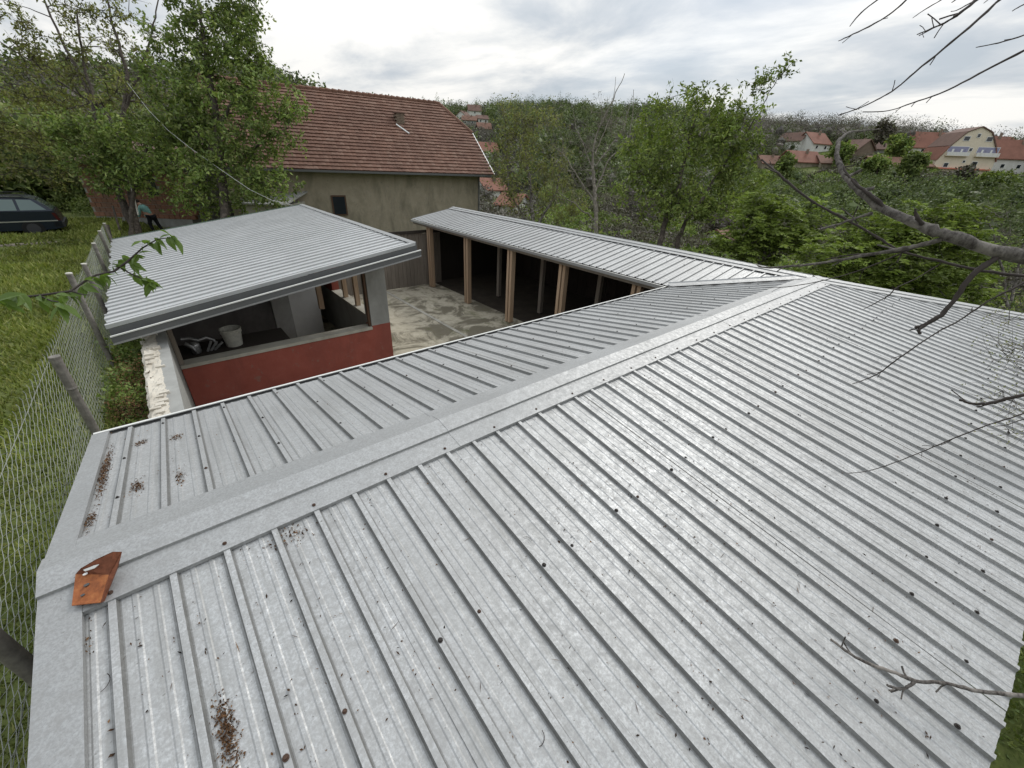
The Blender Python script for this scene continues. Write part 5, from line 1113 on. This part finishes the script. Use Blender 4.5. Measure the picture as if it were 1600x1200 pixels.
# ------------------------------------------------------------------ vegetation masses
def shrub_mass(name, pts, rad, nleaf, size, mat, label, seed, cat, flat=.8, droop=0.0, asp=.6):
    if size > .45: size *= .80; nleaf = int(nleaf*(1.5 if asp > .4 else 2.2))
    rng = np.random.default_rng(seed); n = len(pts); tot = n*nleaf
    idx = np.repeat(np.arange(n), nleaf); u = rng.normal(0, 1, (tot, 3)); u /= np.linalg.norm(u, axis=1)[:, None]
    u *= (rng.uniform(0.15, 1, tot)**.42)[:, None]
    lump = 1+.15*np.sin(u[:, 0]*5+idx)*np.cos(u[:, 1]*4+idx*1.7)
    C = pts[idx]+u*(rad[idx]*lump)[:, None]*np.array([1, 1, flat]); C[:, 2] += rad[idx]*flat*.75
    tb = rng.uniform(.15, 1, n); t = np.clip(tb[idx]+.18*u[:, 2]*0+rng.normal(0, .10, tot), 0, 1)
    m = MB(); leaf_quads(m, C, rng.normal(0, 1, (tot, 3)), 1.0, asp, rng, t, droop)
    core = None
    if size > .35:      # dense inner twigs and leaves of each crown
        import bmesh
        bm = bmesh.new(); bmesh.ops.create_icosphere(bm, subdivisions=1, radius=1); bv = np.array([v.co[:] for v in bm.verts]); bf = np.array([[v.index for v in f.verts] for f in bm.faces]); bm.free()
        K = len(bv); sc_ = (1+.16*np.sin(bv[None, :, 0]*6+np.arange(n)[:, None]*1.9)*np.cos(bv[None, :, 1]*5+np.arange(n)[:, None])+.12*rng.normal(0, 1, (n, K)))*.38
        W_ = pts[:, None]+bv[None]*(sc_*rad[:, None])[:, :, None]*np.array([1, 1, flat]); W_[:, :, 2] += (rad*flat*.75)[:, None]
        core = (W_.reshape(-1, 3), (bf[None]+np.arange(n)[:, None, None]*K).reshape(-1, 3), np.repeat(tb*.8, len(bf)))
    # scale the leaves with each clump
    V = m.v[0].reshape(-1, 4, 3); c0 = V[:, :1]; s = (size*np.sqrt(rad[idx]/rad.mean()))[:, None, None]; m.v[0] = (c0+(V-c0)*s).reshape(-1, 3)
    o = build(name, m, mat, kind='stuff', label=label, cat=cat)
    if core:
        mc = MB(); mc.add(core[0], core[1], core[2]); build('inner_growth', mc, mat, o, kind='stuff')
    return o
def scatter(n, r0, r1, a0, a1, seed, keep=None):
    rng = np.random.default_rng(seed); r = np.sqrt(rng.uniform(r0**2, r1**2, n)); a = np.radians(rng.uniform(a0, a1, n))
    x, y = r*np.cos(a), r*np.sin(a); ok = np.ones(n, bool) if keep is None else keep(x, y); x, y = x[ok], y[ok]
    return np.stack([x, y, terrain(x, y)], -1)
HP = np.array([[o.location.x, o.location.y] for o in sc.objects if o.type == 'EMPTY' and o.get('category') == 'house' and o.location.length > 60])
P_CR = crm.location
def clear_of(x, y):
    ok = ~((x < 14.5) & (y < 36) & (x > -30))
    ok &= ~((x > 4) & (x < 20) & (y > 19) & (y < 36))
    for hx, hy in HP:
        rh = math.hypot(hx, hy); t = (x*hx+y*hy)/rh; d = np.abs(x*hy-y*hx)/rh
        ok &= ~((np.hypot(x-hx, y-hy) < 8) | ((t < rh) & (t > rh-(40 if rh < 200 else 50)) & (d < (10 if abs(hx-P_CR[0])+abs(hy-P_CR[1]) < 2 else 6.5))))
    return ok
def rad(n, a, b, seed): return np.random.default_rng(seed).uniform(a, b, n)
p = scatter(2600, 110, 400, 24, 104, 21, clear_of); shrub_mass('woodland', p, rad(len(p), 2.0, 5.4, 1), 120, 1.0, L_FAR, 'far green wooded hillside along the skyline', 31, 'woodland', 1.1)
p = scatter(1500, 110, 400, 24, 104, 22, clear_of); shrub_mass('bare_woodland', p, rad(len(p), 2.2, 4.2, 2), 90, 1.0, L_FARB, 'leafless grey-brown trees mixed into the far hill', 32, 'woodland', 1.2, asp=.32)
p = scatter(1900, 100, 320, -8, 24, 23, clear_of); shrub_mass('woodland', p, rad(len(p), 1.6, 4.0, 3), 150, .65, L_FAR, 'green trees round the houses across the valley on the right', 33, 'woodland', 1.0)
p = scatter(1500, 170, 320, -8, 26, 24, clear_of); shrub_mass('bare_woodland', p, rad(len(p), 1.8, 5.0, 4), 160, .6, L_FARB, 'leafless dark wood on the right skyline', 34, 'woodland', 1.3, asp=.32)
def patch(x, y): return np.sin(x*.11+np.sin(y*.07)*2)*np.cos(y*.09-x*.04+1)+.5*np.sin(x*.31+y*.23)
def green_p(x, y): return near_house(x, y) & (patch(x, y) > -.15)
def bare_p(x, y): return near_house(x, y) & (patch(x, y) < .05)
def near_house(x, y):
    ok = ~((x < 14.5) & (y < 36) & (x > -30))
    for hx, hy in HP: ok &= np.hypot(x-hx, y-hy) > 7
    return ok
p = scatter(3400, 95, 215, -10, 34, 55, green_p); shrub_mass('low_scrub', p, rad(len(p), .6, 1.5, 55), 90, .42, L_MID, 'low green scrub on the slope below the houses across the valley', 56, 'scrub', .7)
p = scatter(1500, 42, 108, -14, 48, 25, green_p); shrub_mass('scrub', p, rad(len(p), 1.1, 2.6, 5), 240, .40, L_MID, 'green scrub filling the valley on the right', 35, 'scrub', .8)
p = scatter(1500, 34, 108, -14, 48, 26, bare_p); shrub_mass('bare_scrub', p, rad(len(p), 1.2, 2.6, 6), 240, .36, L_GREY, 'grey-brown leafless scrub filling the valley on the right', 36, 'scrub', .85)
p = scatter(2600, 95, 215, -10, 34, 57, bare_p); shrub_mass('low_bare_scrub', p, rad(len(p), .7, 1.6, 57), 90, .38, L_GREY, 'low brown scrub on the slope below the houses across the valley', 58, 'scrub', .8)
p = scatter(1500, 60, 250, 47, 58, 59, near_house); shrub_mass('town_trees', p, rad(len(p), 1.0, 2.4, 59), 100, .42, L_FARB, 'bare and green trees between the houses below the farmhouse', 60, 'scrub', 1.0)
def gaps(x, y):
    r_ = np.random.default_rng(77).uniform(0, 1, len(x)); return near_house(x, y) & (clear_of(x, y) | (r_ < .10)) & (np.hypot(x-P_CR[0], y-P_CR[1]) > 22)
p = scatter(420, 120, 215, 6, 26, 63, gaps); shrub_mass('garden_trees', p, rad(len(p), 1.3, 2.8, 63), 150, .5, L_FAR, 'rounded garden trees standing between the houses across the valley', 64, 'trees', 1.1)
p = scatter(420, 15, 42, -30, 62, 27, clear_of); shrub_mass('undergrowth', p, rad(len(p), .8, 1.9, 7), 340, .16, L_MID, 'green undergrowth just beyond the shed', 37, 'undergrowth', .9)
p = scatter(260, 15, 45, 10, 62, 28, clear_of); shrub_mass('bare_undergrowth', p, rad(len(p), .9, 2.0, 8), 320, .15, L_GREY, 'tangled brown twigs just beyond the shed', 38, 'undergrowth', 1.0)
p = scatter(1500, 48, 150, 66, 215, 51, clear_of); shrub_mass('hill_wood', p, rad(len(p), 2.0, 3.8, 51), 130, .75, L_DARK, 'dark green wood climbing the hill behind the left trees', 52, 'woodland', 1.2)
p = scatter(1000, 48, 150, 66, 215, 53, clear_of); shrub_mass('bare_hill_wood', p, rad(len(p), 2.0, 3.8, 53), 120, .7, L_FARB, 'leafless brown wood climbing the hill behind the left trees', 54, 'woodland', 1.3, asp=.32)
p = scatter(260, 240, 370, 0, 72, 61, clear_of); shrub_mass('conifer_wood', p, rad(len(p), 1.2, 2.2, 61), 140, .6, L_FAR, 'dark pointed conifers standing up from the skyline', 62, 'woodland', 3.4)
# hedge bank behind the car, far edge of lawn
rng = np.random.default_rng(41)
pp = np.array([[x_, y_, 0] for x_, y_ in zip(rng.uniform(-26, 2.5, 150), rng.uniform(37, 46, 150))]); pp[:, 2] = terrain(pp[:, 0], pp[:, 1])
shrub_mass('hedge', pp, rad(150, 1.6, 3.4, 9), 500, .36, L_DARK, 'dark leafy hedge bank beyond the upper lawn behind the car', 39, 'hedge', 1.0)
pp = np.array([at(130, 340, 24), at(118, 330, 25), at(100, 325, 26), at(145, 345, 23)]); pp[:, 2] = terrain(pp[:, 0], pp[:, 1])-.2
shrub_mass('dark_bush', pp, np.array([1.1, 1.3, 1.4, .8]), 900, .13, L_DARK, 'low dark bush right of the parked car', 42, 'bush', .85)
# weeds between fence and garden wall, and under the near eave corner
rng = np.random.default_rng(43); n = 60
pp = np.stack([rng.uniform(-.92, -.62, n), rng.uniform(4.0, 8.3, n), np.zeros(n)], -1); pp[:, 2] = -2.95+rng.uniform(-.3, .12, n)
shrub_mass('weeds', pp, rng.uniform(.10, .24, n), 110, .055, L_MID, 'leafy weeds in the gap between fence and crumbling wall', 44, 'weeds', 1.0)
pp2 = np.stack([rng.uniform(-.85, -.6, 30), rng.uniform(5.0, 7.2, 30), rng.uniform(-2.95, -2.7, 30)], -1)
shrub_mass('dry_stalks', pp2, rng.uniform(.12, .22, 30), 60, .022, M_LITTER, 'dry brown stalks among the weeds beside the crumbling wall', 45, 'weeds', 1.0)
pp = np.stack([rng.uniform(1.5, 9, 160), rng.uniform(-4.5, -.95, 160), np.full(160, -4.35)], -1)
shrub_mass('ivy_patch', pp, rng.uniform(.2, .5, 160), 260, .05, L_DARK, 'dark ground plants below the outer eave at the lower right corner', 46, 'undergrowth', .5)
# lawn grass
rng = np.random.default_rng(50); NB = 170000
t = rng.uniform(0, 1, NB)**1.5; yb = .2+t*30; xb = -1.02-rng.uniform(0, 1, NB)**1.1*(2.5+yb*.62)
ex = 22000; yb = np.r_[yb, rng.uniform(3.9, 8.3, ex//4), rng.uniform(15, 33, ex)]; xb = np.r_[xb, rng.uniform(-1.02, -.6, ex//4), rng.uniform(-1, 7, ex)]
zb_ = terrain(xb, yb); dist = np.hypot(xb, yb); n = len(xb); a = rng.uniform(0, 2*math.pi, n); hgt = (.028+.0035*dist)*rng.uniform(.6, 1.6, n); wdt = .004+.0016*dist
patch = .5+.5*np.sin(xb*2.1+np.sin(yb*1.7)*1.5)*np.cos(yb*1.3+xb*.6); hgt *= .6+.8*patch
bx = np.stack([np.cos(a)*wdt, np.sin(a)*wdt, np.zeros(n)], -1); lean = np.stack([rng.normal(0, .5, n), rng.normal(0, .5, n), np.ones(n)], -1)*hgt[:, None]
P0 = np.stack([xb, yb, zb_-.004], -1); V = np.stack([P0-bx, P0+bx, P0+lean], 1)
m = MB(); m.add(V.reshape(-1, 3), np.arange(3*n).reshape(-1, 3), np.clip(.25+.6*patch+rng.normal(0, .15, n), 0, 1)); build('grass', m, L_GRASS, kind='stuff', label='mossy mown grass of the lawn left of the fence', cat='grass')
